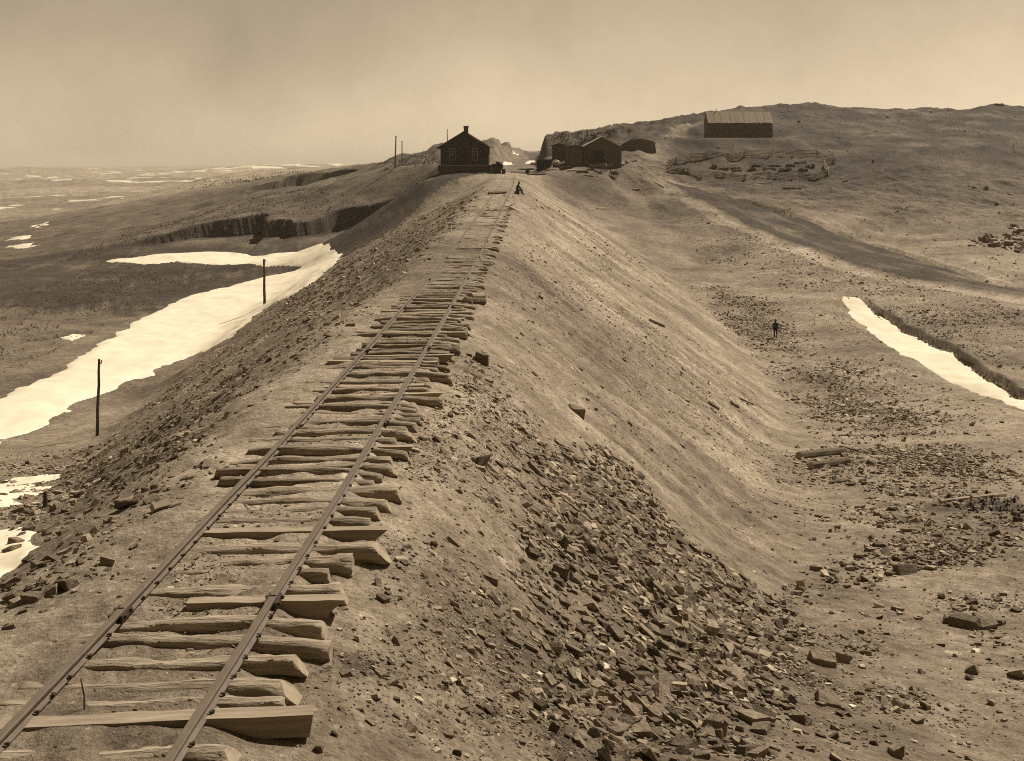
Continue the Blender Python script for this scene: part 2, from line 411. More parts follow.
def soil_mat():
    m, nt, b = newmat('soil')
    geo = node(nt, 'ShaderNodeNewGeometry'); pos = geo.outputs['Position']
    at = node(nt, 'ShaderNodeAttribute', attribute_name='tone'); sn = node(nt, 'ShaderNodeAttribute', attribute_name='snow')
    big = noise(nt, pos, 0.10, 15, 0.80); mid = noise(nt, pos, 2.2, 9, 0.72); fine = noise(nt, pos, 14, 5, 0.7)
    f = math_n(nt, 'MULTIPLY_ADD', big, 3.6); nt.nodes[-1].inputs[2].default_value = -0.80
    g = math_n(nt, 'MULTIPLY_ADD', mid, 2.2); nt.nodes[-1].inputs[2].default_value = -0.10
    h = math_n(nt, 'MULTIPLY_ADD', fine, 1.5); nt.nodes[-1].inputs[2].default_value = 0.25
    v = math_n(nt, 'MAXIMUM', math_n(nt, 'MULTIPLY', math_n(nt, 'MULTIPLY', f, g), h), 0.15)
    pebs = []
    for sc, thr, rad in ((11.0, .72, .36), (3.6, .80, .30), (1.3, .86, .24)):      # stones of three sizes pressed into the soil
        vo = node(nt, 'ShaderNodeTexVoronoi'); vo.inputs['Scale'].default_value = sc; nt.links.new(pos, vo.inputs['Vector'])
        sep = node(nt, 'ShaderNodeSeparateColor'); nt.links.new(vo.outputs['Color'], sep.inputs[0])
        peb = math_n(nt, 'MULTIPLY', math_n(nt, 'GREATER_THAN', sep.outputs[0], thr), math_n(nt, 'LESS_THAN', vo.outputs['Distance'], rad)); pebs.append(peb)
        pv = math_n(nt, 'MULTIPLY_ADD', sep.outputs[1], 1.1); nt.nodes[-1].inputs[2].default_value = -0.5
        pv = math_n(nt, 'ADD', math_n(nt, 'MULTIPLY', pv, peb), 1.0)
        v = math_n(nt, 'MULTIPLY', v, pv)
    peb = math_n(nt, 'ADD', pebs[0], math_n(nt, 'MULTIPLY', pebs[1], 2.0))
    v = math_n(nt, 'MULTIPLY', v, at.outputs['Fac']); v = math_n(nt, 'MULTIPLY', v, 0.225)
    col = sepia(nt, v)
    mx = node(nt, 'ShaderNodeMix', data_type='RGBA'); nt.links.new(sn.outputs['Fac'], mx.inputs[0]); nt.links.new(col, mx.inputs[6]); mx.inputs[7].default_value = (0.66, 0.57, 0.40, 1)
    nt.links.new(mx.outputs[2], b.inputs['Base Color'])
    hh = math_n(nt, 'MULTIPLY', mid, 0.6); hh = math_n(nt, 'ADD', hh, math_n(nt, 'MULTIPLY', fine, 0.30)); hh = math_n(nt, 'ADD', hh, math_n(nt, 'MULTIPLY', peb, 0.25))
    bp = node(nt, 'ShaderNodeBump'); bp.inputs['Strength'].default_value = 0.9; bp.inputs['Distance'].default_value = 0.26
    nt.links.new(hh, bp.inputs['Height']); nt.links.new(bp.outputs[0], b.inputs['Normal'])
    return m
M_SOIL = soil_mat()
M_SNOW = simple('old_snow', 0.68, 0.14, 0.45, 0.9, bump=0.25, dist=0.05)
M_STONE = simple('grey_stone', 0.175, 0.8, 3.5, per_object=0.9, bump=0.9, dist=0.08)
def loose_mat():
    m, nt, b = newmat('loose_stone'); geo = node(nt, 'ShaderNodeNewGeometry'); at = node(nt, 'ShaderNodeAttribute', attribute_name='shade')
    n = noise(nt, geo.outputs['Position'], 7, 9, .75); g = math_n(nt, 'MULTIPLY_ADD', n, 2.4); nt.nodes[-1].inputs[2].default_value = -.2
    v = math_n(nt, 'MULTIPLY', math_n(nt, 'MULTIPLY', g, at.outputs['Fac']), .205); nt.links.new(sepia(nt, v), b.inputs['Base Color'])
    bp = node(nt, 'ShaderNodeBump'); bp.inputs['Strength'].default_value = .9; bp.inputs['Distance'].default_value = .06
    nt.links.new(n, bp.inputs['Height']); nt.links.new(bp.outputs[0], b.inputs['Normal']); return m
M_STONEL = loose_mat()
M_LOG = simple('weathered_log', 0.265, 1.0, 12.0, stretch=(0.14, 1.5, 1.5), bump=1.0, dist=0.08, per_object=0.5)
M_HEWN = simple('hewn_wood', 0.30, 0.7, 9.0, stretch=(0.2, 1.6, 1.6), bump=0.9, dist=0.02, per_object=0.35)
M_SAWN = simple('sawn_end', 0.24, 0.5, 8.0, per_object=0.3)
M_RAIL = simple('rusty_iron', 0.115, 0.5, 7.0, stretch=(1,1,1), rough=0.6, spec=0.3, bump=0.2, dist=0.004)
M_RAILTOP = simple('worn_rail_head', 0.12, 0.3, 5.0, rough=0.9, spec=0.2, bump=0.0)
M_IRON = simple('dark_iron', 0.045, 0.4, 9.0, rough=0.6)
M_BOARD = simple('dark_painted_boards', 0.034, 0.4, 2.0, stretch=(4, 4, 0.4), bump=0.3)
M_BARN = simple('weathered_dark_boards', 0.105, 0.45, 1.5, stretch=(4, 4, 0.3), bump=0.4)
M_TRIM = simple('pale_trim', 0.26, 0.2, 4.0)
M_ROOF = simple('shingles', 0.10, 0.4, 5.0, bump=0.4)
M_PLANKROOF = simple('bleached_roof_planks', 0.27, 0.5, 1.2, stretch=(1.6, 0.12, 0.12), bump=0.3)
M_GLASS = simple('dark_window_glass', 0.022, 0.2, 1.0, rough=0.7, spec=0.1, bump=0)
M_BRICK = simple('sooty_brick', 0.07, 0.4, 6.0)
M_SOD = simple('sod_roof', 0.12, 0.5, 2.0, bump=0.6, dist=0.1)
M_POLE = simple('bare_pole_wood', 0.07, 0.4, 3.0, stretch=(2,2,0.2))
M_FENCE = simple('split_rail_wood', 0.19, 0.6, 3.0, per_object=0.6)
M_CLOTH = simple('dark_wool', 0.022, 0.3, 8.0)
M_SKIN = simple('weathered_skin', 0.14, 0.1, 8.0)
M_CANVAS = simple('pale_canvas', 0.55, 0.15, 2.0)
M_BRUSH = simple('dry_sagebrush', 0.095, 0.5, 0.6, bump=0)
M_TWIG = simple('dry_twigs', 0.075, 0.5, 2.0, bump=0)

# ------------------------------------------------------------------ ground object
idx = np.arange(NR*NA).reshape(NR, NA)
quads = np.stack([idx[:-1,:-1], idx[:-1,1:], idx[1:,1:], idx[1:,:-1]], axis=-1).reshape(-1, 4)[:, ::-1]
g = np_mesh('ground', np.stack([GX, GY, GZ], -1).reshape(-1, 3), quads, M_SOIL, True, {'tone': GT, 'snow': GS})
tag(g, kind='structure')

# ------------------------------------------------------------------ snow lying on the ground
def inside(x, y, poly):
    c = np.zeros(x.shape, bool); n = len(poly)
    for i in range(n):
        x0, y0 = poly[i]; x1, y1 = poly[(i+1) % n]
        m = ((y0 > y) != (y1 > y)); xi = (x1-x0)*(y-y0)/((y1-y0) if y1 != y0 else 1e-9) + x0
        c ^= m & (x < xi)
    return c
def snow_sheet(name, pix, nseg, label, cat='snow', group=None, wob=0.5, thick=0.22, dmin=6, wscale=3.0, ditch=False):
    pl = [hit(px, py, dmin) for px, py in pix]; poly = [(p.x, p.y) for p in pl]
    xs = [p[0] for p in poly]; ys = [p[1] for p in poly]
    sx, sy = (max(xs)-min(xs))/nseg, (max(ys)-min(ys))/(nseg*1.4)
    gx, gy = np.meshgrid(np.arange(min(xs)-3*wob, max(xs)+3*wob, max(sx, .05)), np.arange(min(ys)-3*wob, max(ys)+3*wob, max(sy, .05)))
    wx = gx + wob*fbm(gx, gy, wscale, 4, 81); wy = gy + wob*fbm(gx, gy, wscale, 4, 83)
    ins = inside(wx, wy, poly)
    dist, _, _ = polydist(wx, wy, poly + [poly[0]])
    sd = np.where(ins, dist, -dist)
    z = zt(gx, gy) + np.clip(0.03 + thick*(1-np.exp(-np.maximum(sd, 0)/0.9)), 0, 9) - 0.4*np.clip(-sd, 0, 0.5) + 0.06*fbm(gx, gy, 2.6, 4, 84)*sstep(0, 1.0, sd)
    if ditch:
        dd, ds, da = polydist(gx, gy, TRENCH); uu = -dd*ds - 0.26*fbm(gx, gy, 3, 4, 31, .6)
        sd = np.minimum(sd, 1.75 - uu)
        z = zt(gx, gy) + 0.03 + thick*(1-np.exp(-np.maximum(sd, 0)/0.9)) - 0.4*np.clip(-sd, 0, 0.5)
    keep = (sd > -0.35)
    id_ = np.full(gx.shape, -1); id_[keep] = np.arange(keep.sum())
    q = np.stack([id_[:-1,:-1], id_[:-1,1:], id_[1:,1:], id_[1:,:-1]], -1).reshape(-1, 4); q = q[(q >= 0).all(1)]
    V = np.stack([gx[keep], gy[keep], z[keep]], -1)
    o = np_mesh(name, V, q, M_SNOW, True)
    return tag(o, label, cat, group)
snow_sheet('snowfield', [(-60,470),(-60,420),(0,398),(60,372),(125,328),(160,310),(175,301),(225,288),(270,276),(300,268),(250,264),(180,262),(150,264),(105,261),(150,255),(215,252),(262,256),(300,252),(333,250),(341,255),(336,263),(318,278),(305,288),(262,310),(230,338),(200,352),(160,368),(120,384),(80,402),(40,424),(0,441)], 260,
           'long winding snow drift in the hollow beside the embankment and telegraph poles', wob=0.55)
snow_sheet('snow_drift', [(840,297),(858,299),(900,324),(950,352),(1000,380),(1040,396),(1040,412),(1000,400),(975,392),(935,374),(905,355),(876,336),(852,315)], 170,
           'narrow white snow drift lying in the ditch below the cart road', wob=0.35, thick=0.15, ditch=True)
snow_sheet('snow_patch', [(-30,580),(-30,528),(0,531),(24,537),(40,544),(34,553),(18,565),(0,576)], 90, 'small snow patch at the foot of the near rubble, a dark rock in it', group='snow patches', wob=0.18, thick=0.08, wscale=1.0)
snow_sheet('snow_patch', [(0,484),(22,478),(46,475),(52,478),(30,486),(48,487),(40,494),(10,505),(-20,508),(-20,488)], 80, 'ragged thin snow patch above the near rubble patch', group='snow patches', wob=0.30, thick=0.05, wscale=0.9)
snow_sheet('snow_patch', [(60,337),(74,333),(82,335),(70,340)], 40, 'little lone snow patch on the dark flat across the drift', group='snow patches', wob=0.5, thick=0.06)
snow_sheet('snow_patch', [(303,185),(318,184),(338,183),(349,179),(340,178),(326,181)], 60, 'snow patch at the foot of the far dark cut bank', group='snow patches', wob=0.6, thick=0.1, dmin=295)
snow_sheet('snow_patch', [(8,246),(30,244),(32,247),(18,249)], 40, 'snow streak low on the plain beyond the hill shoulder', group='snow patches', wob=1.5, thick=0.2)
snow_sheet('snow_patch', [(10,238),(31,236),(31,239),(12,240)], 40, 'thin snow streak on the plain just above another', group='snow patches', wob=1.5, thick=0.2)
snow_sheet('snow_patch', [(33,226),(45,222),(46,224),(38,228)], 40, 'bright wedge of snow alone on the grey plain', group='snow patches', wob=2.0, thick=0.2)
snow_sheet('snow_patch', [(503,164.6),(512,164.6),(511,162.2),(505,162)], 40, 'snow strip beside the crates at the station house', group='snow patches', wob=0.15, thick=0.15)
snow_sheet('snow_patch', [(512,152.5),(519,154.2),(519,155),(513,153.6)], 40, 'snow wedge on the flank of the rocky knob', group='snow patches', wob=0.15, thick=0.15, dmin=240)
snow_sheet('snow_patch', [(525,164),(533,164),(537,162),(534,160.8),(527,161.2)], 40, 'white snow heap by the track, a dark barrel standing in it', group='snow patches', wob=0.25, thick=0.25)

# ------------------------------------------------------------------ track: rails
def rail_point(y, off): return Vector((float(trx(y)) + off, y, float(trz(y))))
def make_rail(off, label):
    root = empty('rail', rail_point(10, off)); base = root.location.copy()
    tag(root, label, 'rail', 'rails of the single track')
    prof = [(-.046,-.105),(.046,-.105),(.046,-.095),(.010,-.083),(.008,-.045),(.031,-.032),(.033,-.006),(.028,0),(-.028,0),(-.033,-.006),(-.031,-.032),(-.008,-.045),(-.010,-.083),(-.046,-.095)]
    ys = [3.0]
    while ys[-1] < 330: ys.append(ys[-1]*1.0 + (0.5 if ys[-1] < 40 else 1.5))
    n = len(prof); vs = []; fs = []; mi = []
    for y in ys:
        wob = 0.012*float(vnoise(y/4.0, off*7, 91)); wz = 0.012*float(vnoise(y/3.0, off*5, 92))
        p = rail_point(y, off) - base
        for a, b in prof: vs.append((p.x + a*1.15 + wob, p.y, p.z + b + wz))
    for i in range(len(ys)-1):
        for k in range(n):
            fs.append((i*n+k, i*n+(k+1) % n, (i+1)*n+(k+1) % n, (i+1)*n+k)); mi.append(1 if k == 7 else 0)
    mb = MB(); mb.v = vs; mb.f = fs; mb.m = mi
    mb.build('rail_body', [M_RAIL, M_RAILTOP], root)
    return root, base
rails = []
for off, lb in ((-0.75, 'rusty iron rail on the outer edge toward the snow drift'), (0.75, 'rusty iron rail on the edge toward the stone spill')):
    rails.append((off,) + make_rail(off, lb))
for off, root, base in rails:           # chairs at the joints
    y = 11.95 if off < 0 else 12.3
    while y < 75:
        p = rail_point(y, off) - base; mb = MB()
        mb.box((p.x-.055, p.y, p.z-.062), (.03, .30, .075)); mb.box((p.x+.055, p.y, p.z-.062), (.03, .30, .075))
        for q in (-.09, 0.09):
            for s in (-1, 1): mb.box((p.x+s*.08, p.y+q, p.z-.05), (.035, .035, .035))
        mb.box((p.x, p.y, p.z+.002), (.066, .012, .01))
        mb.build('joint_chair', M_IRON, root); y += 8.4

# ------------------------------------------------------------------ track: ties
def log_mesh(L, r0, r1, bend, flat, cutR, cutL, seed, ns=30):
    """a log lying along x, top roughly hewn, ends axed obliquely"""
    rg = random.Random(seed); n = 18; vs = []; fs = []; mi = []
    ph = rg.uniform(0, 9); kn = [(rg.uniform(.05, .95), rg.randrange(n), rg.uniform(.1, .3)) for _ in range(5)]
    for i in range(ns+1):
        t = i/ns; x = (t-0.5)*L
        r = (r0*(1-t) + r1*t)*(1+0.09*math.sin(5*t+ph) + 0.05*math.sin(13*t+2*ph))
        cz = bend*(1-(2*t-1)**2) + 0.012*math.sin(9*t+ph); cy = 0.045*math.sin(3.1*t+ph) + .012*math.sin(11*t)
        for k in range(n):
            th = 2*math.pi*k/n
            nz = float(vnoise(t*L*3.2 + seed*7, math.cos(th)*1.6 + math.sin(th)*2.3 + seed, 5))*.17 + float(vnoise(t*L*9 + seed*3, math.cos(th)*3 + math.sin(th)*4.1, 6))*.11
            rr = r*(1+nz)
            for kt, kk, ka in kn:
                dk = min(abs(k-kk), n-abs(k-kk)); rr += r*ka*math.exp(-((t-kt)*L/.06)**2 - (dk/1.3)**2)
            yy = math.cos(th)*rr; zz = math.sin(th)*rr; fl = flat*r*(1+.09*math.sin(7*t+seed))
            if zz > fl: zz = fl + (zz-fl)*.25
            xx = x
            if t > .88: xx += (t-.88)/.12*((-cutR*.75)*zz + .022*float(vnoise(yy*38+seed*5, zz*38, 4)))
            if t < .12: xx += (.12-t)/.12*cutL*zz
            vs.append((xx, yy + cy, zz + cz))
    for i in range(ns):
        for k in range(n):
            a = i*n+k; b = i*n+(k+1) % n
            fs.append((a, a+n, b+n, b))
            m = math.sin(2*math.pi*(k+.5)/n) + .35*float(vnoise(i/ns*L*2.5, k*.5 + seed*3, 8)); mi.append(0)
    fs.append(tuple(range(n))); mi.append(2)
    fs.append(tuple(reversed([ns*n+k for k in range(n)]))); mi.append(2)
    mb = MB(); mb.v = vs; mb.f = fs; mb.m = mi
    return mb
def beam_mesh(L, w, h, cutR, seed, taperL=0.0):
    rg = random.Random(seed); ns = 10; vs = []; fs = []; mi = []
    for i in range(ns+1):
        t = i/ns; x = (t-.5)*L; j = lambda: rg.uniform(-.006, .006)
        tl = 1 - taperL*max(0, .35-t)/.35
        for (yy, zz) in ((-w/2,-h/2),(-w/2+.008,h/2),(w/2-.008,h/2),(w/2,-h/2)):
            xx = x + (cutR*(0.5-(zz/h)) * -1 if i == ns else 0)
            vs.append((xx, yy*tl + j(), zz*tl + (1-tl)*h/2 + j()))
    for i in range(ns):
        for k in range(4):
            a = i*4+k; b = i*4+(k+1) % 4; fs.append((a, a+4, b+4, b)); mi.append(1 if k == 1 else 0)
    fs.append((0,1,2,3)); mi.append(2); fs.append((ns*4+3,ns*4+2,ns*4+1,ns*4)); mi.append(2)
    mb = MB(); mb.v = vs; mb.f = fs; mb.m = mi; return mb
M_BEAM = simple('squared_timber_side', 0.25, 0.6, 10.0, stretch=(0.12, 1.6, 1.6), bump=0.5, dist=0.01, per_object=0.2)
LOGM = [M_LOG, M_HEWN, M_SAWN]; BEAMM = [M_BEAM, M_HEWN, M_SAWN]
TG = 'wooden ties of the track'
# y at the far rail crossing, left end, right end (across the track), kind, radius, bend, oblique cut, skew, label
NEAR = [
 (8.72, -1.10, 1.10, 'log', .11, .00, .2, 4, 'half buried log tie nearest of all, mostly under dirt'),
 (9.32, -1.10, 1.20, 'log', .125, .01, 1.1, 4.5, 'thick log tie with pale axed end just in front of the squared timber'),
 (9.86, -0.95, 1.68, 'beam', .12, 0, 0.03, 5, 'long squared timber tie sticking out over its own shadow'),
 (10.20, -1.15, 1.36, 'log', .085, .00, .3, 3, 'thin knotty log tie right behind the long squared timber'),
 (10.55, -1.15, 1.36, 'log', .13, .00, 1.3, 3, 'stout log tie with blunt axe pointed end, bark on its side'),
 (10.98, -1.15, 1.33, 'log', .105, .00, 1.0, 2, 'log tie between the blunt pointed log and the drooping sawn log'),
 (11.48, -1.15, 1.53, 'log', .12, .06, .1, 0, 'drooping log tie with a round sawn end face'),
 (11.98, -1.20, 1.36, 'log', .105, .08, .4, 3, 'arched log tie humped up between the rails'),
 (12.47, -0.20, 1.50, 'beam', .125, 0, .26, 3, 'squared pale timber tie with slanted cut end near the rail joint'),
 (12.90, -1.10, 1.40, 'log', .125, .00, .7, 3, 'thick short log tie just behind the slant ended timber'),
 (13.36, -1.15, 1.15, 'log', .085, .00, .3, 2, 'thin log tie short of its neighbours, behind a thick one'),
 (13.80, -1.15, 1.34, 'log', .13, .00, .1, 3, 'fat log tie with clean square sawn end'),
 (14.28, -1.15, 1.62, 'log', .12, .00, 1.2, 1, 'hewn tie with long drawn pointed end and shadow gap under it'),
 (14.85, -0.75, 1.63, 'beam', .11, 0, .2, 3, 'flat squared tie with pointed overhanging end'),
 (15.36, -1.15, 1.32, 'log', .12, .00, .1, 3, 'stubby round tie behind the flat squared tie'),
 (15.85, -1.15, 1.36, 'log', .095, .00, .6, 3, 'slender hewn tie behind the stubby round tie'),
 (16.30, -1.15, 1.45, 'log', .115, .05, .8, 1, 'bowed tie whose end dips to the gravel'),
 (16.80, -1.15, 1.52, 'log', .13, .00, .4, 4, 'thick pale tie bordering the dark gaps in the ballast'),
]
def seat_tie(y, sl, sr, skew):
    cxs = (sl+sr)/2; yy = y + (cxs-0.75)*math.tan(R(skew))
    x = float(trx(yy)) + cxs; z = float(trz(y)) - 0.105
    return (x, yy, z), math.atan(math.tan(R(skew)))
TIES = []
for i, (y, sl, sr, kind, rad, bend, cut, skew, lab) in enumerate(NEAR):
    (x, yy, z), rz = seat_tie(y, sl, sr, skew); L = sr - sl
    if kind == 'log':
        mb = log_mesh(L, rad*.85, rad*1.08, bend, .9, cut, .3, i)
        o = mb.build('railroad_tie', LOGM); top = .86*rad + bend*0.6 + .012
        for p in o.data.polygons: p.use_smooth = len(p.vertices) == 4
    else:
        mb = beam_mesh(L, .21, rad*1.5, cut, i); o = mb.build('railroad_tie', BEAMM); top = rad*.62 + .008
    o.location = (x, yy, z - top); o.rotation_euler = (random.uniform(-.05, .05), 0 if kind == 'beam' else R(random.uniform(-.5, 1.5)), rz)
    tag(o, lab, 'railroad tie', TG); TIES.append(y)
VAR = []
for k in range(14):
    L = random.uniform(2.3, 2.75); rad = random.uniform(.085, .13)
    if k % 4 == 3: me = beam_mesh(L, .2, random.uniform(.15, .2), random.choice([.02, .2]), 100+k).build('tie_shape', BEAMM)
    else:
        me = log_mesh(L, rad*.9, rad*1.08, random.choice([0, .02, .04, .07]), .88, random.choice([.1, .5, 1.2]), .3, 100+k).build('tie_shape', LOGM)
        for p in me.data.polygons: p.use_smooth = len(p.vertices) == 4
    VAR.append((me.data, L, rad if k % 4 != 3 else .1)); bpy.data.objects.remove(me)
y = 17.3; k = 0
while y < 96:
    me, L, rad = VAR[(k*5 + k//7) % 14]
    sr = 1.28 + random.uniform(-.22, .33); sl = sr - L
    (x, yy, z), rz = seat_tie(y, sl, sr, random.uniform(-.5, 4.5))
    o = bpy.data.objects.new('railroad_tie', me); COL.objects.link(o)
    fl = random.random() < .25
    o.location = (x, yy, z - .85*rad - random.choice([.01, .02, .04, .06])); o.rotation_euler = (random.uniform(-.06, .06), R(random.uniform(-1.0, 1.6)), rz)
    far = 'among the closely laid ties of the middle stretch' if y < 40 else ('on the far stretch half sunk in fill' if y < 66 else 'on the farthest stretch, only its end showing from the fill')
    zone = 'middle' if y < 40 else ('far' if y < 66 else 'farthest')
    tag(o, f'weathered log tie {far}', 'railroad tie', f'ties of the {zone} stretch'); TIES.append(y)
    y += random.uniform(.36, .50) if y < 48 else random.uniform(.5, .66); k += 1
# spikes
for off, root, base in rails:
    for y in TIES[:46]:
        p = rail_point(y, off) - base
        for s in ((1,) if y > 12 else (1, -1)):
            mb = MB(); mb.box((p.x + s*.068, p.y + random.uniform(-.03, .03), p.z - .082), (.024, .024, .03)); mb.box((p.x + s*.055, p.y, p.z - .076), (.034, .022, .012))
            mb.build('rail_spike', M_IRON, root)

# ------------------------------------------------------------------ stones
def rock_shape(seed):
    """an angular shard: a skewed block with broken corners"""
    rg = random.Random(seed); bm = bmesh.new()
    L = (.5, rg.uniform(.28, .46), rg.uniform(.12, .34)); sk = (rg.uniform(-.5, .5), rg.uniform(-.4, .4))
    for sx in (-1, 1):
        for sy in (-1, 1):
            for sz in (-1, 1):
                for _ in range(1 if rg.random() < .35 else 2):
                    j = lambda: rg.uniform(.62, 1.05)
                    z = sz*L[2]*j(); bm.verts.new((sx*L[0]*j() + sk[0]*z, sy*L[1]*j() + sk[1]*z, z + rg.uniform(-.06, .06)))
    r = bmesh.ops.convex_hull(bm, input=bm.verts)
    bmesh.ops.delete(bm, geom=[e for e in r['geom_interior'] if isinstance(e, bmesh.types.BMVert)], context='VERTS')
    bmesh.ops.triangulate(bm, faces=bm.faces)
    bm.verts.index_update()
    V = np.array([v.co[:] for v in bm.verts]); Fc = np.array([[v.index for v in f.verts] for f in bm.faces])
    bm.free(); return V, Fc
SHAPES = [rock_shape(s) for s in range(20)]
ROCKME = []
for k, (V, Fc) in enumerate(SHAPES):
    o = np_mesh('rock_shape', V, Fc, M_STONE); ROCKME.append(o.data); bpy.data.objects.remove(o)
def sample_zone(pix, n, smin, smax, power=2.2, dmin=6, feather=0.0, clump=.5):
    pl = [hit(px, py, dmin) for px, py in pix]; poly = [(p.x, p.y) for p in pl]
    xs = [p[0] for p in poly]; ys = [p[1] for p in poly]; X = []; Y = []; tot = 0; f = feather
    for _ in range(60):
        x = RNG.uniform(min(xs)-f, max(xs)+f, n*2); y = RNG.uniform(min(ys)-f, max(ys)+f, n*2)
        den = 1 - clump + clump*(fbm(x, y, 2.2, 3, 95) + fbm(x, y, 9, 2, 96))
        if f: 
            ds, _, _ = polydist(x, y, poly + [poly[0]]); ds = np.where(inside(x, y, poly), ds, -ds) + f*.5*fbm(x, y, f*1.5, 3, 97)
            pr = sstep(-f, f*.8, ds)**1.7
        else: pr = inside(x, y, poly)*1.0
        m = RNG.random(n*2) < pr*np.clip(den, .06, 1)
        X.append(x[m]); Y.append(y[m]); tot += m.sum()
        if tot >= n: break
    X = np.concatenate(X)[:n]; Y = np.concatenate(Y)[:n]; n = len(X)
    u = RNG.random(n); s = (smin**(-power) + u*(smax**(-power) - smin**(-power)))**(-1/power)
    return X, Y, s
SP = ('angular grey stone lying in the dense stone spill below the track', 'stones of the spill down the fill', 'rubble')
ST = ('stone in the belt of rubble along the valley floor', 'stones of the valley rubble belt', 'rubble')
LS = ('loose stone on the rubble slope between track and snow drift', 'stones of the slope toward the snow', 'rubble')
FL = ('single stone scattered on the bare valley floor near the spill', 'stones scattered on the bare floor', 'gravel')
UP = ('small stone on the bare upper fill beside the tie ends', 'stones on the bare upper fill', 'gravel')
FA = ('small stone on the smooth light face of the fill', 'stones on the smooth fill face', 'gravel')
BE = ('pebble lying between the ties', 'pebbles between the ties', 'gravel')
RO = ('pale stone by the cart road above the ditch', 'stones by the cart road', 'gravel')
HI = ('rock on the open hillside above the cart road', 'rocks on the hillside', 'rubble')
ZONES = [   # name, outline, how many, smallest, largest, power, feather, words
 ('spill', [(562,446),(600,446),(640,476),(690,540),(740,580),(795,600),(790,640),(745,690),(690,745),(610,750),(572,700),(540,640),(520,580),(530,500)], 24000, .04, .27, 1.6, .35, SP),
 ('spill', [(590,640),(690,590),(780,605),(770,680),(740,761),(640,775),(610,720)], 3500, .045, .28, 1.6, .5, SP),
 ('spill', [(470,450),(560,440),(530,560),(590,700),(600,761),(540,761),(500,660),(470,560)], 500, .03, .20, 1.7, .6, SP),
 ('strip', [(705,284),(760,300),(850,370),(930,430),(1024,475),(1024,530),(940,570),(860,585),(795,592),(850,520),(850,470),(830,410),(760,350)], 17000, .06, .34, 2.1, 3.2, ST),
 ('strip', [(790,592),(830,562),(900,547),(1010,537),(1010,556),(900,583),(820,597)], 1100, .07, .30, 1.6, .8, ST),
 ('strip', [(480,215),(520,190),(600,235),(720,290),(700,300),(600,265)], 500, .08, .30, 2.0, 2.0, FA),
 ('leftslope', [(-20,530),(0,455),(97,440),(264,308),(350,256),(480,196),(465,220),(410,275),(320,350),(220,435),(140,525),(70,600),(0,660),(-20,665)], 30000, .035, .30, 2.1, 1.0, LS),
 ('leftslope', [(-20,560),(0,470),(130,440),(230,380),(220,430),(100,560),(0,640)], 6000, .035, .22, 1.8, 1.0, LS),
 ('leftslope', [(340,255),(420,215),(480,190),(470,205),(380,262),(300,330),(262,325)], 3500, .10, .42, 2.0, 1.5, LS),
 ('floor', [(690,650),(760,610),(900,600),(1040,540),(1060,761),(680,761)], 2200, .03, .25, 2.1, .8, FL),
 ('floor', [(690,690),(820,600),(900,690),(840,761),(690,761)], 1500, .03, .20, 2.1, .8, FL),
 ('upper', [(400,440),(480,350),(560,440),(505,590),(525,650),(600,761),(250,761),(345,650)], 9000, .016, .17, 2.1, .4, UP),
 ('face', [(480,350),(520,230),(600,260),(740,380),(830,480),(790,590),(690,530),(600,440),(560,440)], 9000, .03, .20, 2.6, 1.0, FA),
 ('bed', [(-20,761),(130,600),(300,420),(420,290),(478,290),(400,420),(300,650),(250,761)], 10000, .011, .08, 2.0, .3, BE),
 ('roadside', [(700,215),(760,235),(900,275),(1024,310),(1024,400),(920,340),(850,290),(780,290),(700,250)], 4200, .08, .42, 2.4, 3, RO),
 ('roadside', [(840,300),(900,350),(1024,420),(1024,470),(930,420),(850,350),(780,295)], 1200, .06, .30, 2.4, 2, RO),
 ('hill', [(640,135),(700,112),(830,112),(1024,112),(1024,290),(860,230),(700,160)], 5200, .20, 1.0, 2.3, 6, HI),
 ('hill', [(975,245),(1024,225),(1050,245),(1024,252)], 160, .4, 1.6, 1.6, 3, HI),
]
ALL = []
for zi, (zn, pix, n, a, b, pw, fe, wd) in enumerate(ZONES):
    X, Y, S = sample_zone(pix, n, a, b, pw, 6, fe)
    if zn in ('bed', 'upper', 'leftslope'):      # keep stones off the rails
        s = X - trx(Y); m = (np.abs(np.abs(s)-.75) > .12) & ((np.abs(s) > 1.3) | (S < .07)); X, Y, S = X[m], Y[m], S[m]
    ALL.append((X, Y, S))
